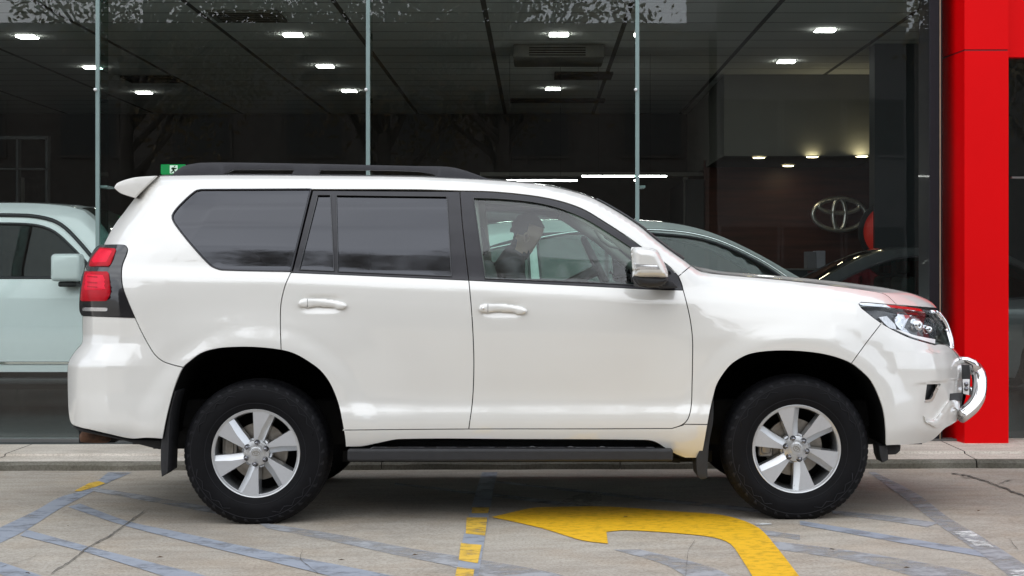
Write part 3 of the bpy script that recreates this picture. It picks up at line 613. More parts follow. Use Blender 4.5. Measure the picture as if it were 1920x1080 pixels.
# ------------------------------------------------------------------ wheels
def emblem_pts(a,b,n=48): return [(a*math.cos(2*math.pi*k/n),b*math.sin(2*math.pi*k/n)) for k in range(n)]
def wheel(cx,cz,Y,phase,farside,front):
    """built facing -y round the origin, then placed; phase = clockwise angle of a spoke from the top, degrees"""
    sgn=-1 if not farside else 1
    def place(q):
        V=[]
        for v in q.V:
            x,y,z=v
            if farside: x,y=-x,-y
            V.append((cx+x,Y+y,cz+z))
        q.V=V; return q
    def flat(q,zz=-.367): q.V=[(v[0]*(1+.12*max(0,(zz-v[2]))/.02*0),v[1],max(v[2],zz)) for v in q.V]; return q
    q=MB(); q.lathe([(.228,-.118),(.214,-.110),(.212,-.06),(.205,.1),(.215,.11),(.228,.12)],72)
    wh=place(q).out('wheel',M['alloy'],car,angle=35)
    # tyre
    q=MB(); K=288
    prof=[(.222,.112),(.232,.122),(.262,.131),(.300,.135),(.335,.129),(.358,.118),(.370,.106),(.378,.09),(.3815,.06),(.3825,.035),(.376,.033),(.376,.026),(.3828,.024),(.383,0),(.3828,-.024),(.376,-.026),(.376,-.033),(.3825,-.035),(.3815,-.06),(.378,-.09),(.3715,-.104),(.362,-.114),(.356,-.1175),(.3525,-.1225),(.345,-.126),(.330,-.1305),(.300,-.1345),(.272,-.1335),(.268,-.1315),(.25,-.129),(.238,-.125),(.2335,-.1185),(.228,-.112),(.222,-.112)]
    def rf(j,k,r):
        a=prof[j][1]
        if abs(a)>.035 and r>.3645:
            return r-(.0035 if k%4==0 else 0)
        if .350<r<=.3645 and a<0: return r-(.0015 if (k//2)%4==0 else 0)
        return r
    q.lathe(prof,K,rfun=rf); TY=q; flat(q); place(q)
    # shoulder pattern: raised sidewall blocks
    q=MB()
    for k in range(36):
        a0=2*math.pi*k/36; 
        for (r0,r1,w_) in ((.349,.357,.055),(.341,.349,.03)):
            p=[]
            for (r,a) in ((r0,a0),(r0,a0+w_),(r1,a0+w_+.02),(r1,a0+.02)): p.append((r*math.cos(a),-.1275 if r<.35 else -.1205,r*math.sin(a)))
            b=[(x*1.0,y+.006,z) for x,y,z in p]; q.add(p+b,[(0,1,2,3),(0,4,5,1),(1,5,6,2),(2,6,7,3),(3,7,4,0)])
    flat(q,-.3665); place(q); TY.cur=1; TY.add(q.V,q.F); TY.out('tyre',None,wh,mats=[M['rubber'],M['rubber2']],angle=28)
    # zigzag moulding and raised band on the sidewall
    q=MB()
    for s0 in (0.3,1.9,3.4,5.0):
        pts=[]
        for k in range(9):
            a=s0+k*.11; r=.318+(.010 if k%2 else -.008); pts.append((r*math.cos(a),-.1338,r*math.sin(a)))
        q.tube(pts,.0022,5)
    q.tube([(.2625*math.cos(t),-.1315,.2625*math.sin(t)) for t in np.linspace(0,2*math.pi,97)[:-1]],.0016,5,closed=True)
    q.tube([(.336*math.cos(t),-.1288,.336*math.sin(t)) for t in np.linspace(0,2*math.pi,97)[:-1]],.002,5,closed=True)
    place(q).out('sidewall_moulding',M['rubber2'],wh)
    # rim: lip + six two-facet spokes
    q=MB(); q.lathe([(.212,-.06),(.2135,-.108),(.2175,-.1145),(.226,-.1165),(.2305,-.1155),(.2325,-.111),(.2325,-.10)],96); 
    q.lathe([(.0355,-.104),(.052,-.101),(.066,-.097),(.071,-.085),(.073,-.05)],48,cap0=False)
    hub=len(q.V)
    def pol(r,deg,y): 
        a=math.radians(90-(deg+phase)); return (r*math.cos(a),y,r*math.sin(a))
    for s in range(6):
        o=s*60
        q.cur=1
        q.add([pol(.0665,-15,-.098),pol(.218,-11.5,-.1135),pol(.2185,-4,-.1138),pol(.2185,4,-.1138),pol(.218,11.5,-.1135),pol(.095,2,-.1065),pol(.068,4,-.099)] if 0 else
              [pol(.066,o-18,-.098),pol(.13,o-13.5,-.108),pol(.2175,o-12,-.1135),pol(.219,o-6,-.1138),pol(.219,o+0,-.1138),pol(.219,o+6,-.1138),pol(.2175,o+11.5,-.1135),pol(.13,o+5,-.108),pol(.066,o-4,-.099)],[(0,1,8),(1,7,8),(1,2,3),(1,3,4,7),(4,5,7),(5,6,7)])
        q.cur=0
        # folded ridge facet (clockwise side)
        q.add([pol(.066,o-4,-.099),pol(.13,o+5,-.108),pol(.2175,o+11.5,-.1135),pol(.2165,o+18.5,-.093),pol(.14,o+18.5,-.080),pol(.068,o+23,-.082)],[(0,1,4,5),(1,2,3,4)])
        q.add([pol(.068,o+23,-.082),pol(.14,o+18.5,-.080),pol(.2165,o+18.5,-.093),pol(.212,o+19.5,-.04),pol(.14,o+19.5,-.03),pol(.07,o+24,-.03)],[(0,1,4,5),(1,2,3,4)])
        # counter-clockwise side wall and back
        q.add([pol(.066,o-18,-.098),pol(.13,o-13.5,-.108),pol(.2175,o-12,-.1135),pol(.212,o-13,-.04),pol(.13,o-15.5,-.03),pol(.066,o-22,-.03)],[(5,4,1,0),(4,3,2,1)])
        # rounded root between spokes
        q.add([pol(.064,o+21,-.082),pol(.064,o+43,-.094),pol(.079,o+39,-.080),pol(.080,o+24,-.070),pol(.08,o+39,-.03),pol(.08,o+24,-.03)],[(0,1,2,3),(3,2,4,5)])
    place(q); rim=q.out('rim',None,wh,mats=[M['alloy'],M['alloyflat']],smooth=True,angle=22)
    for s in range(6):
        n=place(MB().lathe([(.0003,-.128),(.005,-.1275),(.0085,-.124),(.0095,-.112),(.0095,-.095)],16,pol(.0555,s*60-3+ (0),0)))
        n.out('wheel_nut',M['nut'],wh)
        n=place(MB().lathe([(.0105,-.1005),(.0155,-.1012),(.0158,-.098)],18,pol(.0555,s*60-3,0))); n.out('nut_seat',M['gloss'],wh)
    q=MB().lathe([(.0003,-.109),(.012,-.109),(.0225,-.1085),(.0235,-.1065),(.027,-.1065),(.0285,-.108),(.035,-.1055),(.044,-.1045)],48); cap=place(q).out('centre_cap',M['alloy'],wh,angle=30)
    q=MB()
    rotp=math.radians(-(0 if not front else 35))
    for (a,b,cy) in ((.0185,.0125,0),(.006,.0118,0),(.0125,.0048,.0055)):
        pts=[]
        for (x,z) in emblem_pts(a,b,40):
            z+=cy; x2=x*math.cos(rotp)-z*math.sin(rotp); z2=x*math.sin(rotp)+z*math.cos(rotp); pts.append((x2,-.1095,z2))
        q.tube(pts,.0013,6,closed=True)
    place(q).out('cap_emblem',M['steel'],wh)
    # brake
    q=MB().lathe([(.06,-.01),(.150,-.01),(.150,.012),(.06,.012)],48); place(q).out('brake_disc',M['steel'],wh,angle=30)
    q=MB(); q.rbox(-.19,-.11,-.045,.06,-.05,.09,.012); q.rbox(-.175,-.125,-.06,-.04,-.03,.07,.008); place(q).out('brake_caliper',M['steel'],wh)
    q=MB(); q.lathe([(.21,.09),(.02,.09)],32); q.tube([(0,.05,0),(0,.5,0)],.045,10); place(q).out('hub_carrier',M['dark'],wh)
    q=MB(); p=pol(.196,-62 if not front else 196,-.07); q.tube([p,(p[0]*.98,-.095,p[2]*.98)],.004,8); place(q).out('tyre_valve',M['rubber'],wh)
WZ={}
for (px,py),ph,fr_ in ((RW,8,False),(FW,-14,True)):
    x,_,z=w1(px,py,.045); z=(z)
    wheel(x,z,.045+.117,ph,False,fr_); wheel(x,z,2*YC-.162,ph,True,fr_)
    WZ[fr_]=(x,z-.367)
# ------------------------------------------------------------------ cabin
def seat(x,y,w_,name='front_seat',h=.72):
    q=MB(); q.rbox(x-.02,x+.50,y-w_/2,y+w_/2,.72,.86,.045,3)
    R=Matrix.Rotation(math.radians(-16),3,'Y'); b=MB().rbox(-.07,.07,-w_/2,w_/2,0,.60,.05,3); q.add([R@Vector(v)+Vector((x+.02,y,.78)) for v in b.V],b.F)
    s=q.out(name,M['seat'],car,angle=40)
    b=MB().rbox(-.05,.05,-.13,.13,0,.19,.045,3); V=[R@Vector(v)+Vector((x-.165,y,.78+.62)) for v in b.V]; q=MB().add(V,b.F); q.out('headrest',M['seat'],s,angle=40)
seat(-.16,.50,.5); seat(-.16,2*YC-.50,.5)
seat(-1.0,.48,.48,'rear_seat'); seat(-1.0,YC,.4,'rear_seat'); seat(-1.0,2*YC-.48,.48,'rear_seat')
q=MB(); q.rbox(.62,1.0,.2,2*YC-.2,.85,1.16,.06,3); q.rbox(.55,.75,.30,.72,1.06,1.235,.05,3); db=q.out('dashboard',M['dash'],car,angle=40)
c=Vector(w1(1122,505,.52)); R=Matrix.Rotation(math.radians(64),3,'Y')
q=MB(); q.tube([c+R@Vector((.185*math.cos(t),.185*math.sin(t),0)) for t in np.linspace(0,2*math.pi,49)[:-1]],.0165,10,closed=True)
for a in (0,2.4,3.9): q.tube([c,c+R@Vector((.18*math.sin(a),.18*math.cos(a),0))],.014,8)
q.tube([c,c+R@Vector((0,0,-.22))],.03,10); q.out('steering_wheel',M['dash'],car)
q=MB(); A=[w1(1117,424,1.58),w1(1121,436,1.56),w1(1130,450,1.55),w1(1145,460,1.54),w1(1162,464,1.55)]; q.tube(A,[.014,.016,.016,.016,.014],10); q.out('grab_handle',M['beige'],car)
q=MB()
for far_ in (0,1):
    y=lambda Y: 2*YC-Y if far_ else Y
    for px in (875,):
        A=[w1(876,360,.30),w1(882,440,.22),w1(892,528,.14)]; q.tube([(a[0],y(a[1]),a[2]) for a in A],.055,8)
    for A in ([(SURF(1060,376)+np.array([0,.05,-.02])),(SURF(1150,425)+np.array([-.02,.05,-.03])),(SURF(1240,492)+np.array([-.03,.05,-.04]))],):
        q.tube([(a[0],y(a[1]),a[2]) for a in A],.03,8)
q.out('cabin_pillar_trim',M['beige'],car)
# =================================================================== GROUND, KERB, PAINTED MARKS
KY=2.25; SY=3.05; GY=3.22
def slope(y): return np.interp(y,[.1,2.25],[.0089,.0026])
def gz(x,y): return np.clip(x,-7,7)*slope(y)
def gpt(u,v,dz=0):
    """point of the ground seen at a photo pixel"""
    Y=0.
    for _ in range(30):
        p=W(u,v,Y); k=(CAMZ-gz(float(p[0]),Y)-dz)/(v-CY)*F+CAMY
        Y=.5*Y+.5*k
    p=W(u,v,Y); return (float(p[0]),float(Y),float(gz(p[0],Y)+dz))
def conc(name,a,b,c,spk=1):
    m=bpy.data.materials.new(name); m.use_nodes=True; t=m.node_tree; B=t.nodes['Principled BSDF']; B.inputs['Roughness'].default_value=.85; B.inputs['Specular IOR Level'].default_value=.3
    tc=t.nodes.new('ShaderNodeTexCoord')
    def noise(s,d,r=.55,st=None):
        n=t.nodes.new('ShaderNodeTexNoise'); n.inputs['Scale'].default_value=s; n.inputs['Detail'].default_value=d; n.inputs['Roughness'].default_value=r
        if st:
            mm=t.nodes.new('ShaderNodeMapping'); mm.inputs['Scale'].default_value=st; t.links.new(tc.outputs['Object'],mm.inputs[0]); t.links.new(mm.outputs[0],n.inputs[0])
        else: t.links.new(tc.outputs['Object'],n.inputs[0])
        return n
    def ramp(n,p0,c0,p1,c1):
        r=t.nodes.new('ShaderNodeValToRGB'); r.color_ramp.elements[0].position=p0; r.color_ramp.elements[0].color=(*c0,1); r.color_ramp.elements[1].position=p1; r.color_ramp.elements[1].color=(*c1,1)
        t.links.new(n.outputs[0],r.inputs[0]); return r
    def mul(x,y,f=1,mode='MULTIPLY'):
        k=t.nodes.new('ShaderNodeMixRGB'); k.blend_type=mode; k.inputs[0].default_value=f; t.links.new(x.outputs[0],k.inputs[1]); t.links.new(y.outputs[0],k.inputs[2]); return k
    big=ramp(noise(.9,6),.35,a,.68,b)
    warm=ramp(noise(2.3,4),.45,(1,1,1),.75,c)
    sp=ramp(noise(70,3,.7),.36,(.76,.74,.72),.56,(1.06,1.06,1.06))
    st=ramp(noise(3.,5,.6,(1,3.2,1)),.38,(.87,.86,.85),.6,(1.03,1.03,1.03))
    pit=ramp(noise(150,2,.6),.30,(.40,.38,.36),.40,(1,1,1))
    r=mul(mul(mul(big,warm),st),sp,spk)
    r=mul(r,pit,.45*spk)
    t.links.new(r.outputs[0],B.inputs['Base Color'])
    bp=t.nodes.new('ShaderNodeBump'); bp.inputs['Strength'].default_value=.35; bp.inputs['Distance'].default_value=.004
    t.links.new(noise(90,4,.7).outputs[0],bp.inputs['Height']); t.links.new(bp.outputs[0],B.inputs['Normal'])
    return m
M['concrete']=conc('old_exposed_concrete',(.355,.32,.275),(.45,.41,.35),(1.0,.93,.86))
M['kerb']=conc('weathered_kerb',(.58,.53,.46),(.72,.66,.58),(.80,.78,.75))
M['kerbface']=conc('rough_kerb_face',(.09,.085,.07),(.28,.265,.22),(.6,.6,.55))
def paintmat(name,col,wear,wearcol,scale=9,thr=.52):
    """worn road paint: noise opens it to what lies under it"""
    m=bpy.data.materials.new(name); m.use_nodes=True; t=m.node_tree; B=t.nodes['Principled BSDF']; B.inputs['Roughness'].default_value=.7
    tc=t.nodes.new('ShaderNodeTexCoord'); mm=t.nodes.new('ShaderNodeMapping'); mm.inputs['Scale'].default_value=(1,1.3,1); t.links.new(tc.outputs['Object'],mm.inputs[0])
    n=t.nodes.new('ShaderNodeTexNoise'); n.inputs['Scale'].default_value=scale; n.inputs['Detail'].default_value=9; n.inputs['Roughness'].default_value=.72; t.links.new(mm.outputs[0],n.inputs[0])
    r=t.nodes.new('ShaderNodeValToRGB'); r.color_ramp.elements[0].position=thr-.03*3; r.color_ramp.elements[1].position=thr+.08
    r.color_ramp.elements[0].color=(*col,1); r.color_ramp.elements[1].color=(*[x*.86 for x in col],1); t.links.new(n.outputs[0],r.inputs[0]); t.links.new(r.outputs[0],B.inputs['Base Color'])
    a=t.nodes.new('ShaderNodeMapRange'); a.inputs[1].default_value=1-wear-.08; a.inputs[2].default_value=1-wear+.10; a.inputs[3].default_value=1; a.inputs[4].default_value=wearcol
    t.links.new(n.outputs[0],a.inputs[0]); t.links.new(a.outputs[0],B.inputs['Alpha'])
    return m
M['yellow']=paintmat('worn_yellow_road_paint',(.80,.45,.004),.42,.72,18)
M['yellow2']=paintmat('faded_yellow_block',(.72,.45,.05),.44,.3,9)
M['yellow_shaded']=paintmat('faded_yellow_in_shadow',(.42,.40,.33),.52,.1,14)  # worn yellow of the upper arrowhead, with shadow put into its colour
M['blue']=paintmat('blue_grey_cover_paint',(.29,.315,.365),.42,.35,5)
M['bluef']=paintmat('faded_blue_grey_paint',(.34,.345,.36),.50,.25,4)
M['whitep']=paintmat('worn_white_paint',(.66,.66,.64),.52,.05,16)
M['crackm']=mat('crack_shadow',(.12,.11,.095),.95,var=.3)
# road sheet: a fine patch near the car, coarse out to the horizon
xs=sorted(set(list(np.linspace(-8,8,33))+[-400,-120,-40,-15,15,40,120,400])); ys=[-400,-150,-60,-30,-16,-10,-6,-4,-2,-1,0,.1,.4,.8,1.2,1.6,2.0,2.26]
V=[(x,y,gz(x,y)) for y in ys for x in xs]; n=len(xs)
g=obj('road',V,[(j*n+i,j*n+i+1,(j+1)*n+i+1,(j+1)*n+i) for j in range(len(ys)-1) for i in range(n-1)],M['concrete']); tag(g,kind='structure')
V=[(x,y,-.02+gz(x,2.3)) for y in (2.26,400) for x in (-400,400)]; g=obj('ground',V,[(0,1,3,2)],M['concrete']); tag(g,kind='structure')
# kerb + narrow footpath slab, in lengths
q=MB(); 
xsK=[-40,-12,-6.2,-3.6,-2.05,-1.02,.55,2.9,5.2,7.8,14,40]
def kz(x): return .0026*max(-7,min(7,x))
for i in range(len(xsK)-1):
    a,b=xsK[i]+.004,xsK[i+1]-.004
    for k in range(12):
        xa=a+(b-a)*k/12; xb=a+(b-a)*(k+1)/12
        def pr(x): 
            w_=.006*math.sin(x*7.3)+.004*math.sin(x*17.1+1)
            return [(x,KY+w_,-.06+kz(x)),(x,KY+.004+w_,.035+kz(x)+w_*.4),(x,KY+.02+w_,.052+kz(x)),(x,KY+.045,.057+kz(x))]
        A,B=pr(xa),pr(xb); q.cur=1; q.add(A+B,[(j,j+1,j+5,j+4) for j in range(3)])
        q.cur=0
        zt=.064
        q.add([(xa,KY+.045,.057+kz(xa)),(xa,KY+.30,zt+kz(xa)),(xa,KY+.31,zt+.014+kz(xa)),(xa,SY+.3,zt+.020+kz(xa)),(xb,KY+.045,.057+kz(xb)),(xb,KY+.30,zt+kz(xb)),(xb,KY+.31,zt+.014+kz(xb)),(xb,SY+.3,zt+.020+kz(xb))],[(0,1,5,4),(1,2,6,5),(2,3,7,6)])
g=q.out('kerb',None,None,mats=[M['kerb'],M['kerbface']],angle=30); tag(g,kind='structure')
def mark(name,P,m,dz,step=14):
    P=np.array(P,float); P=P if sarea(P)>0 else P[::-1]
    V,T,_=triang(P,[],step); X=[gpt(max(-400,u),v,dz*.45) for u,v in V]
    o=obj(name,X,T,m,None,smooth=False); tag(o,kind='structure')
    if o.data.polygons and o.data.polygons[0].normal.z<0: o.data.flip_normals()
    return o
def dn(P,s=10): return dense(P,s)
def band(P,Q,m,dz=.004,nm='line_marking'): return mark(nm,join(dn(P),dn(Q)[::-1]),m,dz)
band([(203,885.5),(160,917),(110,933),(67,957),(-30,1003)],[(247,886),(187,912),(173,922),(110,955),(50,993),(0,1018),(-30,1030)],M['blue'])
band([(50,993),(157,1022),(267,1050),(377,1077),(420,1090)],[(38,1004),(150,1032),(253,1063),(307,1080),(340,1090)],M['blue'],.006)
band([(150,944),(240,977),(333,997),(500,1033),(640,1060),(790,1090)],[(127,950),(233,985),(383,1023),(567,1067),(620,1080),(660,1090)],M['blue'],.006)
band([(-20,1049),(0,1053),(80,1080),(110,1090)],[(-20,1070),(0,1076),(30,1090)],M['blue'],.006)
band([(167,912),(290,932),(420,955)],[(175,921),(290,942),(420,966)],M['bluef'],.006)
band([(480,978),(640,1003),(760,1026),(1000,1066),(1100,1090)],[(500,990),(640,1018),(760,1044),(840,1060),(940,1090)],M['bluef'],.005)
band([(740,905),(1000,934),(1300,975),(1500,1003)],[(740,909),(1000,941),(1300,985),(1500,1012)],M['bluef'],.005)
band([(930,901),(1180,928),(1440,955)],[(930,905),(1180,934),(1440,963)],M['bluef'],.005)
band([(904,885),(893,920),(880,965),(868,1010),(853,1090)],[(933,885),(925,920),(917,965),(909,1010),(895,1090)],M['blue'],.006)
band([(1627,884.5),(1703,940),(1760,984),(1847,1044),(1903,1090)],[(1640,884.5),(1723,928),(1780,971),(1847,1010),(1930,1064)],M['bluef'],.006)
band([(1500,976),(1613,994),(1720,1012),(1860,1036)],[(1500,984),(1613,1004),(1720,1023),(1850,1045)],M['blue'],.005)
band([(1560,957),(1660,966),(1760,980)],[(1560,964),(1660,976),(1740,988)],M['bluef'],.005)
band([(1430,1012),(1600,1033),(1800,1068),(1880,1090)],[(1430,1026),(1600,1052),(1750,1090)],M['bluef'],.005)
band([(1200,1030),(1330,1062),(1390,1090)],[(1150,1030),(1250,1060),(1300,1090)],M['bluef'],.005)
mark('yellow_block_marking',[(875,970),(914,970),(909.5,1004),(873,1000)],M['yellow2'],.009)
mark('yellow_block_marking',[(864,1018),(903,1021.5),(896,1056),(860,1050)],M['yellow2'],.009)
mark('yellow_block_marking',[(857,1063),(889.5,1067),(885,1095),(850,1095)],M['yellow2'],.009)
mark('yellow_block_marking',[(885,951),(918,951),(915,962),(884,962)],M['yellow2'],.009)
mark('yellow_block_marking',[(168,905),(186,902),(198,906),(178,913),(150,921),(140,920)],M['yellow2'],.009)
mark('arrow_marking',join(dn([(921,969.3,1),(1000,951.7),(1040,950,1)]),dn([(1040,950,1),(1140,949.5),(1280,959.5),(1340,963.5),(1385,973),(1423,990),(1450,1018),(1510,1095,1)]),dn([(1420,1095,1),(1390,1047),(1370,1020),(1340,1008),(1280,1000.5),(1173,994),(1137,997,1)]),dn([(1137,997,1),(1140,1019,1),(1090,1012.5),(1023,992),(973,980),(921,969.3,1)])),M['yellow'],.008)
mark('arrow_marking',join(dn([(1040,949.5,1),(1062,935),(1092,925),(1128,922.5,1),(1128,947.5,1)])),M['yellow_shaded'],.008)
mark('white_block_marking',[(1787,997),(1822,995),(1864,1026),(1829,1023)],M['whitep'],.010)
mark('white_block_marking',[(1888,1067),(1922,1067),(1935,1095),(1908,1090)],M['whitep'],.010)
mark('white_block_marking',[(1415,981),(1445,979),(1447,983),(1420,984)],M['whitep'],.009)
def crack(P,w_=1.6,dz=.006):
    D=dense(P,5); r=np.random.RandomState(len(D)); n=len(D)
    off=np.cumsum(r.normal(0,.8,n)); off-=np.linspace(off[0],off[-1],n); D[:,0]+=off; D[:,1]+=r.normal(0,.6,n)
    d=np.gradient(D,axis=0); d/=np.linalg.norm(d,axis=1)[:,None]; nn=np.stack([-d[:,1],d[:,0]],1); w2=(w_*(.25+.75*r.rand(n)))[:,None]*.5; w2[0]=w2[-1]=.1
    A=[gpt(*p,dz) for p in D+nn*w2]; B=[gpt(*p,dz) for p in D-nn*w2]
    o=obj('crack',A+B,[(i,i+1,n+i+1,n+i) for i in range(n-1)],M['crackm'],None,smooth=False); tag(o,kind='structure')
crack([(272,955),(232,984),(205,1003),(165,1025),(137,1045),(95,1075)],2.6)
crack([(1783,886),(1820,893),(1868,908),(1892,918),(1925,930)],2.6); crack([(1868,908),(1893,901),(1905,898)],1.4); crack([(1800,893),(1850,900),(1868,908)],1.2)
crack([(1303,1012),(1291,1030),(1290,1050),(1285,1080)],1.4); crack([(568,1030),(563,1045),(575,1060),(598,1075)],1.5); crack([(1890,1008),(1905,1022),(1912,1034)],1.2)
crack([(70,1040),(40,1052),(0,1062)],1.0)
# a few dry leaves and bits on the concrete
q=MB()
for (u,v) in ((127,986),(1835,958),(1173,969),(778,1041),(640,1050),(1560,1030),(300,1045),(1500,905),(1700,1065),(52,1075)):
    x,y,z=gpt(u,v,.012); a=random.random()*6; l=.018
    q.add([(x-l*math.cos(a),y-l*math.sin(a),z),(x-.006*math.sin(a),y+.006*math.cos(a),z+.006),(x+l*math.cos(a),y+l*math.sin(a),z),(x+.006*math.sin(a),y-.006*math.cos(a),z+.004)],[(0,1,2,3)])
M['leafdry']=mat('dry_leaf',(.10,.06,.03),.8,var=.3)
g=q.out('leaf_litter',M['leafdry'],None,smooth=False); tag(g,'small dry leaves scattered over the concrete parking bay','leaf litter',kind='stuff')
# =================================================================== SHOWROOM BUILDING
FZ=.085; CZ=CAMZ+2.7
M['redp']=mat('signal_red_panel',(.74,.0,.002),.5,0,.0,spec=.12,var=.04,vscale=1.2,croughness=.15)
M['redjoint']=mat('red_joint',(.20,.005,.01),.5,var=.1)
M['ceil']=None
def ceilmat():
    m=bpy.data.materials.new('ceiling_tiles'); m.use_nodes=True; t=m.node_tree; B=t.nodes['Principled BSDF']; B.inputs['Roughness'].default_value=.9
    tc=t.nodes.new('ShaderNodeTexCoord'); sp=t.nodes.new('ShaderNodeSeparateXYZ'); t.links.new(tc.outputs['Object'],sp.inputs[0])
    def line(sock,per,off,wid):
        a=t.nodes.new('ShaderNodeMath'); a.operation='ADD'; a.inputs[1].default_value=off; t.links.new(sock,a.inputs[0])
        f=t.nodes.new('ShaderNodeMath'); f.operation='PINGPONG'; f.inputs[1].default_value=per/2; t.links.new(a.outputs[0],f.inputs[0])
        g=t.nodes.new('ShaderNodeMath'); g.operation='LESS_THAN'; g.inputs[1].default_value=wid/2; t.links.new(f.outputs[0],g.inputs[0]); return g
    a=line(sp.outputs[1],.64,.1,.03); b=line(sp.outputs[0],1.48,.53,.055)
    mxx=t.nodes.new('ShaderNodeMath'); mxx.operation='MAXIMUM'; t.links.new(a.outputs[0],mxx.inputs[0]); t.links.new(b.outputs[0],mxx.inputs[1])
    mm=t.nodes.new('ShaderNodeMixRGB'); mm.inputs[1].default_value=(.60,.61,.59,1); mm.inputs[2].default_value=(.05,.05,.05,1); t.links.new(mxx.outputs[0],mm.inputs[0]); t.links.new(mm.outputs[0],B.inputs['Base Color']); return m
M['ceil']=ceilmat()
M['wallin']=mat('dark_interior_wall',(.03,.03,.03),.8,var=.1,vscale=2)
M['wallin2']=mat('blue_black_partition',(.016,.022,.027),.6,var=.1,vscale=2)
M['bulk']=mat('grey_bulkhead',(.15,.15,.135),.85,var=.04,vscale=2)
M['wood']=mat('dark_timber_wall',(.06,.014,.010),.5,var=.35,vscale=3,stretch=(.4,1,5))
M['floorin']=mat('showroom_floor_tiles',(.055,.065,.066),.25,var=.08,vscale=1.5)
M['silicone']=mat('pale_green_glass_edge',(.22,.30,.29),.35,var=.08,vscale=3)
M['fin']=glassmat('glass_fin',(.45,.62,.58),1.5)
M['clad']=mat('aubergine_black_cladding',(.010,.008,.012),.5,0,.05,spec=.25,var=.08)
M['alu']=mat('aluminium_sill',(.16,.16,.155),.45,.4,var=.06)
M['facadewall']=mat('dark_fascia',(.06,.06,.065),.6,var=.08)
M['vent']=mat('vent_grey',(.14,.14,.13),.7,var=.1); M['ventd']=mat('vent_slot_dark',(.006,.006,.006),.9,var=.1)
bld=empty('showroom_building',(0,GY,0),'glass-fronted car showroom with dark interior and a red clad portal at its right','building')
BX0,BX1,BY1=-13.,13.,18.6
q=MB(); q.box(BX0,BX1,GY-.10,BY1,FZ-.15,FZ); q.out('floor',M['floorin'],bld,smooth=False)
TZ=6.3
q=MB(); q.box(BX0,BX1,7.2,7.4,CZ+.202,TZ); q.box(BX0,BX1,GY+.05,7.4,TZ,TZ+.15); q.out('added_bulkhead',M['wallin2'],bld,smooth=False)  # unseen double-height front bay, made up to bring in more daylight
q=MB(); q.box(BX0,BX1,7.2,BY1,CZ,CZ+.2); q.out('ceiling',M['ceil'],bld,smooth=False)
q=MB(); q.box(BX0,BX1,BY1,BY1+.2,0,CZ+.3); q.box(BX0-.2,BX0,GY,BY1,0,TZ); q.box(BX1,BX1+.2,GY,BY1,0,TZ); q.out('interior_wall',M['wallin'],bld,smooth=False)
q=MB(); q.box(BX0-.2,BX1+.2,GY-.05,GY+.3,TZ+.003,6.9); q.box(BX0-.2,BX1+.2,GY+.3,BY1+.2,5.2,5.4); q.out('fascia',M['facadewall'],bld,smooth=False)
q=MB(); q.box(BX0,3.02,GY-.05,GY+.06,FZ,FZ+.02); q.box(3.9,BX1,GY-.05,GY+.06,FZ,FZ+.02); q.out('window_sill',M['alu'],bld,smooth=False)
def gx(u,Y): return float(W(u,500,Y)[0])
jx=[gx(u,GY) for u in (-323,183,690,1195)]
edges=[BX0]+jx+[gx(1742,GY)]
for i in range(len(edges)-1):
    q=MB(); q.box(edges[i]+.006,edges[i+1]-.006,GY-.006,GY+.006,FZ+.02,CZ)
    # single sheet so light crosses one surface
    q=MB(); q.add([(edges[i]+.006,GY,FZ+.02),(edges[i+1]-.006,GY,FZ+.02),(edges[i+1]-.006,GY,TZ),(edges[i]+.006,GY,TZ)],[(0,1,2,3)]); q.out('glass_pane',M['facade'],bld,smooth=False)
q=MB(); q.add([(gx(1890,GY)-.05,GY,FZ+.02),(BX1,GY,FZ+.02),(BX1,GY,TZ),(gx(1890,GY)-.05,GY,TZ)],[(0,1,2,3)]); q.out('glass_pane',M['facade'],bld,smooth=False)
for x in jx:
    q=MB(); q.rbox(x-.014,x+.014,GY-.008,GY+.02,FZ+.02,TZ,.003,1); q.out('glass_joint',M['silicone'],bld,smooth=False)
    q=MB(); q.box(x-.007,x+.007,GY+.022,GY+.26,FZ,TZ); q.out('glass_fin',M['fin'],bld,smooth=False)
    for z in (CAMZ+345/261.,): q=MB(); q.lathe([(.0002,-.03),(.010,-.03),(.012,-.01),(.012,.02)],12,(x-.012,GY,z)); q.out('glass_fitting',M['white'],bld)
    q=MB(); q.box(x+.007,x+.06,GY+.03,GY+.25,CAMZ+162/261.,CAMZ+166/261.); q.out('fin_clamp',M['silicone'],bld,smooth=False)
# right-hand cladding and red portal
q=MB(); q.rbox(gx(1741,GY),gx(1766.5,GY-.02),GY-.03,GY+.3,FZ,TZ,.004,1); q.out('cladding_panel',M['clad'],bld,smooth=False)
q=MB(); q.box(gx(1766,GY-.1),gx(1768,GY-.1),GY-.04,GY+.1,FZ,TZ); q.out('cladding_trim',mat('timber_bead',(.30,.22,.15),.6,var=.1),bld,smooth=False)
CYF=SY-.02
cx0,cx1=gx(1808.5,CYF),gx(1891,CYF); cxb=gx(1768.5,CYF+.40)
portal=empty('portal_frame',((cx0+cx1)/2,CYF,0),'bright red clad portal column with a beam running right from its top','portal column')
def prism(q,P,z0,z1): n=len(P); q.add([(x,y,z0) for x,y in P]+[(x,y,z1) for x,y in P],[tuple(range(n))[::-1],tuple(range(n,2*n))]+[(i,(i+1)%n,n+(i+1)%n,n+i) for i in range(n)])
zj=CAMZ+(CY-94)/F*(CYF-CAMY)
foot=[(cx0,CYF),(cx1,CYF),(cx1,CYF+.5),(cxb,CYF+.5),(cxb,CYF+.40)]
q=MB(); prism(q,foot,FZ+.004,zj-.006); q.out('column',M['redp'],portal,smooth=False)
q=MB(); prism(q,foot,zj+.006,6.9); q.out('column',M['redp'],portal,smooth=False)
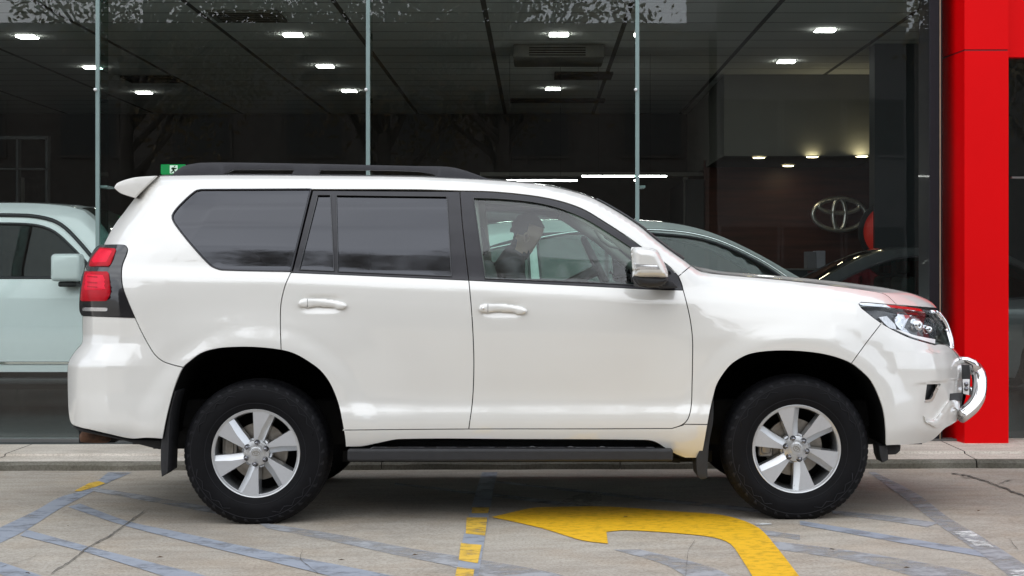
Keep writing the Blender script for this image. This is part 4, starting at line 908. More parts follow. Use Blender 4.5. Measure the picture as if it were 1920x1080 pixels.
c_=np.array(foot).mean(0); q=MB(); prism(q,[tuple(c_+(np.array(p)-c_)*.975) for p in foot],zj-.02,zj+.02); q.out('panel_joint',M['redjoint'],portal,smooth=False)
zb=CAMZ+(CY-107)/F*(CYF+.1-CAMY)
q=MB(); q.box(cx1+.004,BX1,CYF+.1,GY-.02,zb,6.85); q.out('beam',M['redp'],portal,smooth=False)
q=MB(); q.box(gx(1896,GY),BX1,GY-.015,GY+.02,CAMZ+181/261.-.01,CAMZ+181/261.+.004); q.out('transom',M['alu'],bld,smooth=False)
# interior volumes
def depthY(d): return d+CAMY
yb=depthY(21.5); 
q=MB(); q.box(gx(1358,yb),gx(1660,yb),yb,BY1-.01,CAMZ+221*21.5/F,CZ-.003); q.out('bulkhead',M['bulk'],bld,smooth=False)
q=MB(); q.box(gx(1640,depthY(18.6)),BX1-.01,depthY(18.6),depthY(18.9),FZ,CZ-.004); q.out('partition_wall',M['wallin2'],bld,smooth=False)
yw=depthY(23.8); q=MB(); q.box(gx(1320,yw),gx(1700,yw),yw,yw+.1,FZ,CAMZ+1.7); q.out('timber_wall',M['wood'],bld,smooth=False)
q=MB(); q.box(gx(1285,depthY(24)),gx(1320,depthY(24)),depthY(23.8),BY1,FZ,2.7); q.out('interior_column',M['wallin2'],bld,smooth=False)
q=MB(); q.box(gx(900,depthY(24.5)),gx(1700,depthY(24.5)),depthY(24.5),depthY(24.8),CAMZ+183/F*24.5,CAMZ+190/F*24.5); q.out('mezzanine_edge',M['bulk'],bld,smooth=False)
for (u0,u1) in ((1283,1290),(30,38)): q=MB(); q.box(gx(u0,depthY(24.)),gx(u1,depthY(24.)),depthY(24),depthY(24.2),FZ,2.75); q.out('frame_bar',M['vent'],bld,smooth=False)
q=MB()
for u in (30,85): q.box(gx(u,9),gx(u+4,9),9,9.1,FZ,CAMZ+255/F*17.2)
q.box(gx(0,9)-.6,gx(90,9),9,9.09,CAMZ+252/F*17.2,CAMZ+258/F*17.2); q.box(gx(0,9)-.6,gx(90,9),9,9.09,CAMZ+195/F*17.2,CAMZ+198/F*17.2); q.out('frame_bar',M['wallin'],bld,smooth=False)  # bars standing in for faint frames reflected in the glass
# ceiling lights
M['led']=mat('led_panel',(.9,.9,.9),.5,emit=(1,.98,.93),estr=22,var=.01)
M['ledw']=mat('warm_spot_lamp',(.9,.8,.6),.5,emit=(1,.82,.5),estr=16,var=.01)
M['ledrim']=mat('light_rim',(.12,.12,.12),.6,var=.05)
def pix_ceiling(u,v,z=CZ): d=F*(z-CAMZ)/(CY-v); return float((u-CX)*d/F),d+CAMY
first=None
LP=[(51,67,'far-left'),(550,64,'centre-left'),(1048,63,'centre'),(1547,55,'right'),(174,125,'left'),(610,122.5,''),(1040,120.5,''),(1474,114,''),(270,172,''),(655,169,''),(1037,165,'')]
labs=['square ceiling downlight nearest the top left corner of the glass','square ceiling downlight in the front row above the left part of the roof rail','square ceiling downlight in front of the ceiling air conditioner','square ceiling downlight in the front row above the grey bulkhead','square ceiling downlight crossing behind the left glass fin','square ceiling downlight in the second row left of the middle glass joint','square ceiling downlight just behind the ceiling air conditioner','square ceiling downlight in the second row above the bulkhead','square ceiling downlight in the back row above the green exit sign','square ceiling downlight in the back row beside the middle glass joint','square ceiling downlight in the back row above the black slot vent']
for (u,v,_),lb in zip(LP,labs):
    x,y=pix_ceiling(u,v)
    e=empty('ceiling_light',(x,y,CZ),lb,'ceiling light','downlights in the showroom ceiling')
    q=MB(); [q.box(x-a,x+b,y-c,y+d_,CZ-.012,CZ-.003) for a,b,c,d_ in ((.115,.115,.095,-.086),(.115,.115,-.086,.095),(.115,-.106,.0859,.0859),(-.106,.115,.0859,.0859))]; q.out('frame',M['ledrim'],e,smooth=False)
    q=MB(); q.box(x-.105,x+.105,y-.085,y+.085,CZ-.022,CZ-.0125); q.out('diffuser',M['led'],e,smooth=False)
for (u,v,lb) in ((1423,293.5,'round warm downlight under the left end of the bulkhead'),(1523,292,'round warm downlight under the middle of the bulkhead'),(1616,291,'round warm downlight under the right end of the bulkhead'),(1478,309,'round warm downlight lighting the timber wall')):
    zb2=CAMZ+221*21.5/F; x,y=pix_ceiling(u,v,zb2); e=empty('downlight',(x,y,zb2),lb,'downlight','downlights under the bulkhead')
    q=MB(); q.lathe([(.085,-.018),(.095,-.018),(.1,-.002)],24,(x,y,zb2),axis='z'); q.out('bezel',M['ledrim'],e)
    q=MB(); q.lathe([(.0005,-.022),(.06,-.022),(.082,-.016)],24,(x,y,zb2),axis='z'); q.out('lamp',M['ledw'],e)
for (u0,u1,v,lb) in ((925,1082,338,'long thin pendant tube light above the roof line of the white wagon'),(1091,1250,330,'long thin pendant tube light crossing behind the right glass joint')):
    Y=depthY(19.5); x0,x1=gx(u0,Y),gx(u1,Y); z=CAMZ+(CY-v)*19.5/F; e=empty('pendant_light',((x0+x1)/2,Y,z),lb,'pendant light','pendant tube lights')
    q=MB(); q.rbox(x0,x1,Y-.015,Y+.015,z-.010,z+.006,.004,1); q.out('tube',M['led'],e,smooth=False)
    q=MB(); q.box(x0,x1,Y-.017,Y+.017,z+.007,z+.03); q.box(x0+.2,x0+.204,Y-.002,Y+.002,z+.03,CZ); q.box(x1-.204,x1-.2,Y-.002,Y+.002,z+.03,CZ); q.out('housing',M['ventd'],e,smooth=False)
# vents
def vent(u0,u1,v0,v1,lb,slats,m=None,nm='ceiling_vent'):
    x0,y1=pix_ceiling((u0),v1); x0,y0=pix_ceiling(u0,v0); xr,_=pix_ceiling(u1,v0); ya=pix_ceiling(u0,v0)[1]; yb_=pix_ceiling(u0,v1)[1]; ya,yb_=min(ya,yb_),max(ya,yb_)
    e=empty(nm,((x0+xr)/2,(ya+yb_)/2,CZ),lb,'ceiling vent'); q=MB(); q.box(x0,xr,ya,yb_,CZ-.03,CZ-.003); q.out('frame',m or M['vent'],e,smooth=False)
    q=MB()
    for i in range(slats):
        a=ya+(yb_-ya)*(i+.3)/slats; q.box(x0+.06,xr-.06,a,a+(yb_-ya)/slats*.4,CZ-.034,CZ-.031)
    q.out('slat',M['ventd'],e,smooth=False)
vent(385,520,18,37,'rectangular grille vent at the top left of the showroom ceiling',5)
vent(225,318,141,152,'dark slot vent near the back of the left ceiling',2,M['ventd'])
vent(955,1135,184,190,'long black slot vent deep in the middle of the ceiling',2,M['ventd'])
vent(1040,1150,134,146,'dark slot vent between the two middle rows of lights',2,M['ventd'])
e=empty('air_conditioner',(pix_ceiling(1046,86)[0],pix_ceiling(1046,86)[1],CZ),'ceiling-mounted air conditioner with black louvres in the middle of the ceiling','air conditioner')
yy=pix_ceiling(1046,82)[1]; xa,xb=gx(962,yy),gx(1134,yy)
q=MB(); q.rbox(xa,xb,yy,yy+.9,CZ-.16,CZ-.004,.02,2); q.out('casing',M['vent'],e,angle=40)
q=MB(); [q.box(gx(992,yy),gx(1098,yy),yy-.008,yy-.001,CZ-.14+i*.028,CZ-.125+i*.028) for i in range(4)]; q.out('louvre',M['ventd'],e,smooth=False)
# exit sign
ye=depthY(17.5); zs=17.5/F
es=empty('exit_sign',(gx(327,ye),ye,CAMZ+196*zs),'green emergency exit sign with running man over the rear spoiler','exit sign')
q=MB(); q.rbox(gx(301,ye),gx(347,ye),ye,ye+.08,CAMZ+(CY-327)*zs,CAMZ+(CY-308)*zs,.008,1); q.out('casing',mat('exit_green',(.0,.22,.06),.4,emit=(0,.5,.12),estr=.25,var=.05),es,smooth=False)
q=MB(); q.box(gx(318.5,ye),gx(333,ye),ye-.004,ye-.001,CAMZ+(CY-325)*zs,CAMZ+(CY-310)*zs); q.out('doorway_symbol',mat('exit_white',(.8,.85,.8),.4,emit=(.8,1,.85),estr=.45,var=.02),es,smooth=False)
def sp2(u,v): return (gx(u,ye),ye-.008,CAMZ+(CY-v)*zs)
q=MB(); q.tube([sp2(326.5,315.5),sp2(325,319.5)],.012,8); q.tube([sp2(327.5,311.6),sp2(328.3,312.6)],.011,8)
for a in ([(325,319.5),(328,321),(327.5,324)],[(325,319.5),(323.5,322),(320.5,323)],[(326.5,315),(329.5,316.5),(331,315)],[(326.5,315),(323.5,315),(322,317.5)]): q.tube([sp2(*p) for p in a],.007,6)
q.out('running_figure',mat('exit_green_dark',(.0,.10,.03),.5,var=.05),es)
# wall emblem, chrome
def ell(a,b,c,yy,r,n=64,q=None):
    q.tube([(c[0]+a*math.cos(2*math.pi*k/n),yy,c[1]+b*math.sin(2*math.pi*k/n)) for k in range(n)],r,8,closed=True)
ylg=depthY(23.6); sc=23.6/F; M['emb']=mat('satin_chrome',(.85,.85,.85),.32,.9,var=.1); em=empty('wall_emblem',(gx(1572.5,ylg),ylg,CAMZ+(CY-402)*sc),'large chrome three-oval emblem on the dark timber wall','emblem')
ex,ez=gx(1572.5,ylg),CAMZ+(CY-402)*sc
for (a,b,dz_,nm) in ((49*sc,30*sc,0,'outer_ring'),(37.5*sc,13.2*sc,15.5*sc,'horizontal_ring'),(11.5*sc,29*sc,0,'vertical_ring')):
    q=MB(); ell(a,b,(ex,ez+dz_),ylg-.05,.034,q=q); q.out(nm,M['emb'],em)
# round red sign, counter, cartons, red tub chairs
yr=depthY(19.5); sr=19.5/F
rs=empty('round_sign',(gx(1668,yr),yr,CAMZ+(CY-440)*sr),'round red sign with a black rim cut off by the partition','sign')
q=MB(); q.lathe([(.0005,-.02),(48*sr,-.02),(48.5*sr,0)],64,(gx(1668,yr-.8),yr-.8,CAMZ+(CY-438)*sr)); q.out('face',mat('red_sign_face',(.5,.02,.01),.5,emit=(.5,.02,.01),estr=.12,var=.03),rs)
q=MB(); q.lathe([(48.5*sr,-.05),(56*sr,-.05),(57*sr,0),(48.4*sr,.01)],64,(gx(1668,yr-.8),yr-.8,CAMZ+(CY-438)*sr)); q.out('rim',M['ventd'],rs)
yc=depthY(19.0); s9=19.0/F
ct=empty('counter',(gx(1480,yc),yc,FZ),'low dark reception counter with a grey top below the chrome emblem','counter')
q=MB(); q.box(gx(1440,yc),gx(1562,yc),yc,yc+.6,FZ,CAMZ+(CY-507)*s9); q.out('body',M['wallin2'],ct,smooth=False)
q=MB(); q.rbox(gx(1438,yc),gx(1564,yc),yc-.03,yc+.63,CAMZ+(CY-507)*s9+.002,CAMZ+(CY-503.5)*s9,.004,1); q.out('top',M['vent'],ct,smooth=False)
q=MB(); x0=gx(1514,yc); q.box(x0,gx(1536,yc),yc-.036,yc-.004,FZ+.3,CAMZ+(CY-508)*s9); q.out('front_panel',mat('maroon_panel',(.08,.008,.012),.5,var=.1),ct,smooth=False)
q=MB(); q.add([(gx(1532,yc),yc-.05,CAMZ+(CY-506)*s9),(gx(1561,yc),yc-.05,CAMZ+(CY-506)*s9),(gx(1568,yc),yc-.05,CAMZ+(CY-530)*s9),(gx(1535,yc),yc-.05,CAMZ+(CY-530)*s9)],[(0,1,2,3)]); q.out('poster',mat('beige_poster',(.35,.29,.24),.7,var=.12,vscale=8),ct,smooth=False)
cb=empty('carton',(gx(1533,yc+.2),yc+.2,CAMZ+(CY-503)*s9),'pale grey carton standing on the reception counter','carton')
q=MB(); q.rbox(gx(1516.5,yc),gx(1533,yc),yc+.1,yc+.35,CAMZ+(CY-503)*s9,CAMZ+(CY-471.5)*s9,.004,1); q.out('left_face',mat('carton_grey_shaded',(.16,.15,.16),.7,var=.04),cb,smooth=False)  # one carton in a shaded and a lit grey, shade painted as colour
q=MB(); q.rbox(gx(1533,yc)+.002,gx(1550,yc),yc+.08,yc+.34,CAMZ+(CY-503)*s9,CAMZ+(CY-470)*s9,.004,1); q.out('right_face',mat('carton_grey_lit',(.30,.29,.32),.7,var=.04),cb,smooth=False)
M['redch']=mat('red_vinyl',(.42,.008,.03),.4,var=.08)
for (u,v,r,yo,lb) in ((1592,497,24,0,'red tub chair behind the bonnet, left of the pair'),(1628,497,22,.5,'red tub chair nearest the partition, right of the pair')):
    Y=depthY(17.6+yo); s7=(17.6+yo)/F; x=gx(u,Y); zt=CAMZ+(CY-v)*s7; e=empty('tub_chair',(x,Y,FZ),lb,'chair','red tub chairs')
    R_=r*s7; q=MB(); V=[];Fc=[]
    nseg=20
    for k in range(nseg+1):
        a=math.radians(-20+220*k/nseg); hh=zt-.12*abs(math.cos(a)); 
        for (rr,z) in ((R_,FZ+.25),(R_,hh-.02),(R_*.95,hh),(R_*.8,hh-.02),(R_*.78,FZ+.5)): V.append((x+rr*math.cos(a),Y+rr*math.sin(a)*.9,z))
    Fc=[(k*5+j,k*5+j+1,(k+1)*5+j+1,(k+1)*5+j) for k in range(nseg) for j in range(4)]; q.add(V,Fc); q.out('backrest',M['redch'],e)
    q=MB(); q.rbox(x-R_*.8,x+R_*.8,Y-R_*.8,Y+R_*.6,FZ+.30,FZ+.52,.05,3); q.out('seat',M['redch'],e,angle=40)
    q=MB(); q.lathe([(.22,.0),(.22,.02),(.03,.03),(.03,.30)],20,(x,Y,FZ),axis='z'); q.out('pedestal',M['chrome'],e)
# =================================================================== OTHER CARS
def showcar(name,label,x0,y0,z0,d,outline,windows,arches,top,paint,width=1.86,belt=.95,glass='wglass',cat='car',doorlines=(),handles=(),mirror=None,wheelr=.36,extras=None,lower=None):
    """side drawn in metres (u forward from the rear bumper, v up); d=+1 faces right, -1 faces left"""
    L=max(p[0] for p in outline); root=empty(name,(x0+d*L/2,y0+width/2,z0),label,cat)
    topd=dense(top,.06); tu,tv=topd[:,0],topd[:,1]; o_=np.argsort(tu); tt=lambda u: np.interp(u,tu[o_],tv[o_])
    prof=table([(v*100,y) for v,y in ((.1,.10),(.2,.06),(.35,.02),(.5,.008),(.65,.0),(belt-.12,.012),(belt-.04,.03),(belt+.03,.055),(belt+.65,.24),(belt+.9,.3))],4)
    end=table([(d_*100,y) for d_,y in ((-.5,.6),(0,.34),(.05,.22),(.15,.12),(.3,.045),(.5,.008),(.7,0),(9,0))],4)
    rnd=table([(a*100,b) for a,b in ((-.3,.2),(0,.10),(.02,.05),(.06,.015),(.12,0),(5,0))],2)
    def yd(u,v):
        u=np.asarray(u,float); v=np.asarray(v,float)
        return prof(v*100)+end((L-u)*100)+end(u*100)+rnd((tt(u)-v)*100)
    mp=lambda u,v: np.stack([x0+d*np.asarray(u,float),y0+yd(u,v),z0+np.asarray(v,float)],-1)
    yc=y0+width/2; O=closed(outline,.05)
    W_=[closed(w_,.05) for w_ in windows]
    for far_ in (0,1):
        o,mk=panel('body_side',O,mp,paint,root,holes=W_,step=.055,gap=0,lip=.02,mirror=yc,eps=.004)
        if far_: bpy.data.objects.remove(o); o=mk(root)
        for w_ in W_:
            g_,mk=panel('side_window',w_,mp,M[glass],o,step=.08,gap=-.004,lip=0,off=-.008,mirror=yc,eps=.004)
            if far_: bpy.data.objects.remove(g_); mk(o)
            X=mp(w_[:,0],w_[:,1]); 
            if far_: X[:,1]=2*yc-X[:,1]
            q=MB(); q.tube(X.tolist(),.012,6,closed=True); q.out('window_seal',M['trim'],o)
        for dl in doorlines:
            D=dense(dl,.05); X=mp(D[:,0],D[:,1]); 
            if far_: X[:,1]=2*yc-X[:,1]
            q=MB(); q.tube(X.tolist(),.004,5); q.out('door_seam',M['dark'],o)
        for (hu,hv) in handles:
            X=mp(np.linspace(hu-.09,hu+.09,5),np.full(5,hv)); X[:,1]-=.03; X[0,1]+=.028; X[-1,1]+=.028
            if far_: X[:,1]=2*yc-X[:,1]
            q=MB(); q.tube(X.tolist(),.013,8); q.out('door_handle',paint,o)
    # skin across the car
    ts=np.linspace(0,1,14); X0=mp(topd[:,0],topd[:,1]-.003); mats_=[paint,M['wglass']]; rows=[]
    for t in ts:
        B=X0.copy(); B[:,1]=X0[:,1]*(1-t)+(2*yc-X0[:,1])*t; s=1-abs(2*t-1)**2.4; B[:,2]+=.03*s
        B[:,0]+=d*s*np.where(topd[:,0]>L/2,1,-1)*.08*np.clip(np.abs(topd[:,0]-L/2)/(L/2),0,1)**2; rows.append(B)
    R=np.array(rows); a,b=R.shape[:2]; Fc=[];mi=[]
    for i in range(a-1):
        for j in range(b-1):
            Fc.append((i*b+j,i*b+j+1,(i+1)*b+j+1,(i+1)*b+j)); dx=abs(topd[j+1,0]-topd[j,0]); dv=abs(topd[j+1,1]-topd[j,1]); mi.append(1 if (topd[j,1]>belt and dv>.32*dx and 0<i<a-2) else 0)
    obj('top_skin',R.reshape(-1,3),Fc,None,root,mats=mats_,mi=mi)
    q=MB(); q.box(min(x0+d*.15,x0+d*(L-.15)),max(x0+d*.15,x0+d*(L-.15)),y0+.22,y0+width-.22,z0+.22,z0+.62); q.out('underbody',M['dark'],root,smooth=False)
    for (au) in arches:
        for far_ in (0,1):
            yy=y0+.13 if not far_ else y0+width-.13; s=-1 if not far_ else 1
            q=MB(); w_=wheelr; q.lathe([(w_*.62,-.10),(w_*.9,-.11),(w_*.985,-.09),(w_,0),(w_*.985,.09),(w_*.62,.10)],48,(x0+d*au,yy,z0+w_)); wl=q.out('wheel',M['rubber'],root,angle=40)
            q=MB(); q.lathe([(w_*.62,-.10),(w_*.6,-.095),(w_*.55,-.05),(.02,-.04)],40,(0,0,0))
            for k in range(5):
                a=2*math.pi*k/5; q.tube([(.03*math.cos(a),-.07,.03*math.sin(a)),(w_*.6*math.cos(a),-.09,w_*.6*math.sin(a))],[.04,.03],8)
            q.V=[(x0+d*au+v[0],yy-s*v[1] if far_ else yy+v[1],z0+w_+v[2]) for v in q.V]; q.out('rim',M['alloy'],wl,angle=30)
    for y_ in (y0+.5,y0+width-.5):
        q=MB(); mxu=L*.50; q.rbox(x0+d*mxu-.08,x0+d*mxu+.08,y_-.24,y_+.24,z0+.5,z0+belt+.25,.05,2); q.rbox(x0+d*mxu-.05,x0+d*mxu+.05,y_-.12,y_+.12,z0+belt+.27,z0+belt+.42,.04,2); q.out('seat',M['dash'],root,angle=40)
    if mirror:
        mu,mv,mw,mh=mirror
        for far_ in (0,1):
            yy=y0-.20 if not far_ else y0+width+.04
            q=MB(); xa=x0+d*(mu-mw/2); xb=x0+d*(mu+mw/2); q.rbox(min(xa,xb),max(xa,xb),yy,yy+.16,z0+mv,z0+mv+mh,.035,3)
            mo=q.out('side_mirror',paint,root,angle=60)
            q=MB(); q.rbox(min(xa,xb)+mw*.2,max(xa,xb)-mw*.2,yy+.05 if not far_ else yy-.1,yy+.30 if not far_ else yy+.10,z0+mv-.045,z0+mv-.001,.015,2); q.out('mirror_arm',M['plastic'],mo,angle=60)
    if extras: extras(root,mp,yc)
    return root
def arch(cu,r,v0,n=14,flip=False):
    a=np.linspace(math.pi*1.02,-.02*math.pi,n); P=[(cu+r*math.cos(t),max(v0,.36+r*math.sin(t))) for t in a]; P[0]=P[0]+(1,); P[-1]=P[-1]+(1,); return P
M['cwhite']=mat('showroom_white_paint',(.85,.86,.86),.3,0,1,var=.01)
M['csilver']=mat('light_silver_paint',(.66,.68,.67),.3,.1,1,var=.02)
M['cdark']=mat('graphite_paint',(.10,.105,.11),.3,.3,1,var=.03)
# boxy white wagon on the left, facing right: mirror sits at photo x 135
def boxy_extras(root,mp,yc):
    P=dense([(1.5,1.70),(2.95,1.70),(3.22,1.66),(3.38,1.56),(3.74,1.18)],.05); X=mp(P[:,0],P[:,1]-.0); X[:,1]-=.006
    q=MB(); q.tube(X.tolist(),.018,6); q.out('weather_shield',M['trim'],root)
    q=MB(); a=mp(np.array([.9,3.9]),np.array([.33,.33])); q.rbox(a[0,0],a[1,0],a[0,1]-.06,a[0,1]+.1,a[0,2]-.05,a[0,2]+.0,.015,2); q.out('side_step',M['plastic'],root,angle=40)
    a=mp(np.array([.6,4.3]),np.array([.455,.455])); q=MB(); q.rbox(a[0,0],a[1,0],a[0,1]-.012,a[0,1]+.03,a[0,2]-.01,a[0,2]+.012,.004,1); q.out('door_moulding',M['chrome'],root,smooth=False)
out1=[(0,.55,1),(.02,1.0),(.1,1.25),(.3,1.75),(.5,1.80,1),(2.9,1.81),(3.3,1.785),(3.46,1.745,1),(3.56,1.66),(3.98,1.17,1),(4.65,1.10),(4.85,1.0),(4.92,.8),(4.95,.5,1),(4.6,.38,1)]+arch(4.0,.46,.38)[::-1]+[(1.5,.38,1)]+arch(1.0,.46,.38)[::-1]+[(.1,.42,1)]
win1=[[(2.25,1.63,1),(3.0,1.625),(3.2,1.585),(3.34,1.49),(3.62,1.21),(3.6,1.17,1),(2.25,1.17,1)],[(1.25,1.63,1),(2.15,1.63,1),(2.15,1.17,1),(1.3,1.17,1)],[(.42,1.61,1),(1.12,1.63,1),(1.15,1.17,1),(.35,1.2,1)]]
top1=[(0,.55),(.02,1.0),(.1,1.25),(.3,1.75),(.5,1.80),(1.7,1.82),(2.9,1.81),(3.3,1.785),(3.46,1.745),(3.56,1.66),(3.98,1.17),(4.65,1.10),(4.85,1.0),(4.92,.8),(4.95,.5)]
Y1=depthY(13.3); px=gx(135,Y1)
showcar('parked_wagon','boxy white four-wheel drive inside the glass behind the rear of the parked wagon',px-3.45,Y1,FZ,1,out1,win1,(1.0,4.0),top1,M['cwhite'],1.92,1.13,'blackglass','four-wheel drive',doorlines=([(2.2,1.15),(2.2,.45)],[(1.2,1.15),(1.32,.8),(1.5,.45)],[(3.66,1.15),(3.68,.8),(3.5,.45)]),handles=((2.42,1.0),(1.45,1.0)),mirror=(3.45,1.14,.25,.23),wheelr=.40,extras=boxy_extras)
# silver-white suv behind the bonnet, facing right
def suv_extras(root,mp,yc):
    P=dense([(.75,1.40),(1.6,1.57),(2.3,1.585),(2.75,1.52),(3.2,1.32),(3.52,1.10)],.05); X=mp(P[:,0],P[:,1]); X[:,1]-=.004
    q=MB(); q.tube(X.tolist(),.011,6); q.out('window_chrome',M['chrome'],root)
out2=[(0,.5,1),(.03,.9),(.2,1.05),(.55,1.48),(.75,1.62),(1.6,1.675),(2.3,1.66),(2.7,1.59),(3.1,1.42),(3.62,1.12,1),(4.3,.98),(4.55,.85),(4.6,.5,1),(4.2,.26,1)]+arch(3.72,.40,.26)[::-1]+[(1.4,.26,1)]+arch(1.0,.40,.26)[::-1]+[(.1,.35,1)]
win2=[[(2.2,1.56,1),(2.7,1.50),(3.1,1.34),(3.45,1.10),(3.4,1.06,1),(2.2,1.02,1)],[(1.25,1.55,1),(2.12,1.57,1),(2.12,1.02,1),(1.3,1.03,1)],[(.72,1.36),(1.17,1.53,1),(1.2,1.05,1),(.7,1.15)]]
top2=[p[:2] for p in out2[:13]]
Y2=depthY(13.6); px=gx(1400,Y2)
showcar('parked_suv','pale silver SUV inside the showroom, its roof showing above the bonnet',px-3.05,Y2,FZ,1,out2,win2,(1.0,3.72),top2,M['csilver'],1.84,1.02,'wglass','SUV',doorlines=([(2.16,1.0),(2.16,.35)],[(3.3,1.04),(3.35,.7),(3.25,.35)]),handles=((2.4,.9),(1.4,.92)),mirror=(3.25,1.04,.18,.13),wheelr=.35,extras=suv_extras)
# dark sedan facing left
out3=[(0,.45,1),(.05,.85),(.3,1.02),(.9,1.12),(1.5,1.42),(2.1,1.46),(2.7,1.40),(3.5,1.0,1),(4.4,.82),(4.7,.65),(4.75,.4,1),(4.5,.2,1)]+arch(3.85,.36,.2)[::-1]+[(1.4,.2,1)]+arch(1.0,.36,.2)[::-1]+[(.1,.3,1)]
win3=[[(2.05,1.38,1),(2.6,1.33),(3.3,1.0),(3.2,.95,1),(2.05,.94,1)],[(1.2,1.18),(1.5,1.33),(1.95,1.38,1),(1.95,.94,1),(1.15,.98,1)]]
Y3=depthY(15.2); px=gx(1740,Y3)
showcar('parked_sedan','dark graphite sedan inside the showroom facing left beside the red column',px+2.25,Y3,FZ,-1,out3,win3,(1.0,3.85),[p[:2] for p in out3[:11]],M['cdark'],1.8,.93,'wglass','sedan',doorlines=([(2.0,.92),(2.0,.3)],),handles=((1.75,.82),),mirror=(3.0,.96,.2,.13),wheelr=.33)
# =================================================================== DRIVER (one skinned body, hair apart)
def person():
    bm=bmesh.new(); sk=bm.verts.layers.skin.verify()
    def P(u,v,Y): return Vector(w1(u,v,Y))
    Yd_=.50
    J={'pel':(P(930,600,Yd_),.15),'sp1':(P(934,565,Yd_),.145),'sp2':(P(944,530,Yd_),.155),'chest':(P(953,500,Yd_),.15),'nb':(P(966,480,Yd_),.075),'nk':(P(977,466,Yd_),.057),
       'hd1':(P(988,450,Yd_),.070),'hd2':(P(992,432,Yd_),.088),'hd3':(P(990,418,Yd_),.082),'jaw':(P(1006,459,Yd_),.045),'nose':(P(1024,446,Yd_),.014)}
    E=[('pel','sp1'),('sp1','sp2'),('sp2','chest'),('chest','nb'),('nb','nk'),('nk','hd1'),('hd1','hd2'),('hd2','hd3'),('hd1','jaw')]
    for s,n in ((-1,'r'),(1,'l')):
        J['sh'+n]=(P(957,497,Yd_+s*.17),.068); J['el'+n]=(P(985,575,Yd_+s*.22),.048); J['wr'+n]=(P(1050,548,Yd_+s*.13),.030); J['pa'+n]=(P(1068,540,Yd_+s*.11),.032)
        J['hp'+n]=(P(935,606,Yd_+s*.09),.09); J['kn'+n]=(P(1065,600,Yd_+s*.13),.062); J['an'+n]=(P(1110,720,Yd_+s*.12),.042); J['to'+n]=(P(1150,728,Yd_+s*.12),.035)
        E+=[('chest','sh'+n),('sh'+n,'el'+n),('el'+n,'wr'+n),('wr'+n,'pa'+n),('pel','hp'+n),('hp'+n,'kn'+n),('kn'+n,'an'+n),('an'+n,'to'+n)]
        for k,(dy,l) in enumerate(((-.03,.055),(-.011,.066),(.009,.062),(.028,.048))):
            a='f%s%d'%(n,k); J[a]=(J['pa'+n][0]+Vector((.03,dy,.004)),.010); J[a+'b']=(J['pa'+n][0]+Vector((.035+l*.4,dy*1.15,-.015)),.0085); J[a+'c']=(J['pa'+n][0]+Vector((.03+l*.35,dy*1.2,-.045)),.007)
            E+=[('pa'+n,a),(a,a+'b'),(a+'b',a+'c')]
        J['t'+n]=(J['wr'+n][0]+Vector((.035,-s*.035,.012)),.011); J['t'+n+'b']=(J['wr'+n][0]+Vector((.065,-s*.045,.0)),.009); E+=[('wr'+n,'t'+n),('t'+n,'t'+n+'b')]
    del J['nose']
    vs={}
    for k,(p,r) in J.items():
        v=bm.verts.new(p); v[sk].radius=(r,r*(1.0)); vs[k]=v
        if k in('pel','sp1','sp2','chest'): v[sk].radius=(r,r*.72)
    vs['pel'][sk].use_root=True
    for a,b in E: bm.edges.new((vs[a],vs[b]))
    me=bpy.data.meshes.new('person'); bm.to_mesh(me); bm.free()
    o=bpy.data.objects.new('tmp_body',me); S.collection.objects.link(o)
    o.modifiers.new('s','SKIN').use_smooth_shade=True; ss=o.modifiers.new('u','SUBSURF'); ss.levels=2; ss.render_levels=2
    dg=bpy.context.evaluated_depsgraph_get(); m2=bpy.data.meshes.new_from_object(o.evaluated_get(dg)); bpy.data.objects.remove(o)
    V=np.array([v.co[:] for v in m2.vertices]); Fc=[tuple(p.vertices) for p in m2.polygons]
    # face: push nose, brow and eye sockets in the face region
    hc=np.array(P(992,438,Yd_)); nd=np.array(P(1024,448,Yd_)); dr=nd-hc; dr/=np.linalg.norm(dr)
    for (u,v,dy,amp,rad) in ((1024,449,0,.030,.016),(1020,460,0,.010,.014),(1021,440,.033,-.010,.013),(1021,440,-.033,-.010,.013),(1019,432,0,.008,.02)):
        c=np.array(P(u,v,Yd_+dy)); c=hc+(c-hc)*.97; dd=np.linalg.norm(V-c,axis=1); V+=dr[None]*(amp*np.exp(-(dd/rad)**2))[:,None]*1.0
    mi=[]
    for f in Fc:
        c=V[list(f)].mean(0); du=(c[0])/(Yd_-CAMY)*F+CX; dv=CY-(c[2]-CAMZ)*F/(Yd_-CAMY)
        head=(dv<474 and du>968) ; hand=(du>1046 and 530<dv<570)
        mi.append(1 if (head or hand) else 0)
    base=Vector(w1(930,620,Yd_))
    o=obj('person',V,Fc,None,None,mats=[M['jacket'],M['skin']],mi=mi,loc=tuple(base)); tag(o,'person in a dark jacket with short dark hair, looking down at the steering wheel','person')
    bpy.data.meshes.remove(m2)
    # hair cap and ears
    h=MB(); hc=Vector(P(989,434,Yd_)); 
    for i in range(13):
        for k in range(28):
            th=math.radians(4+ i*8.6); ph=2*math.pi*k/28
            d=Vector((math.sin(th)*math.cos(ph),math.sin(th)*math.sin(ph),math.cos(th))); fr_=d.x
            rr=.098+.006*math.sin(k*3.1+i)+.003*math.sin(k*7+i*2)
            if fr_>.35 and i>7: rr=.088
            d=Matrix.Rotation(math.radians(16),3,'Y')@d
            h.V.append(tuple(hc+Vector((d.x*rr*.93,d.y*rr*.86,d.z*rr*1.0))))
    h.F=[(i*28+k,i*28+(k+1)%28,(i+1)*28+(k+1)%28,(i+1)*28+k) for i in range(12) for k in range(28) if not(i>6 and (k<7 or k>20))]; h.mi=[0]*len(h.F)
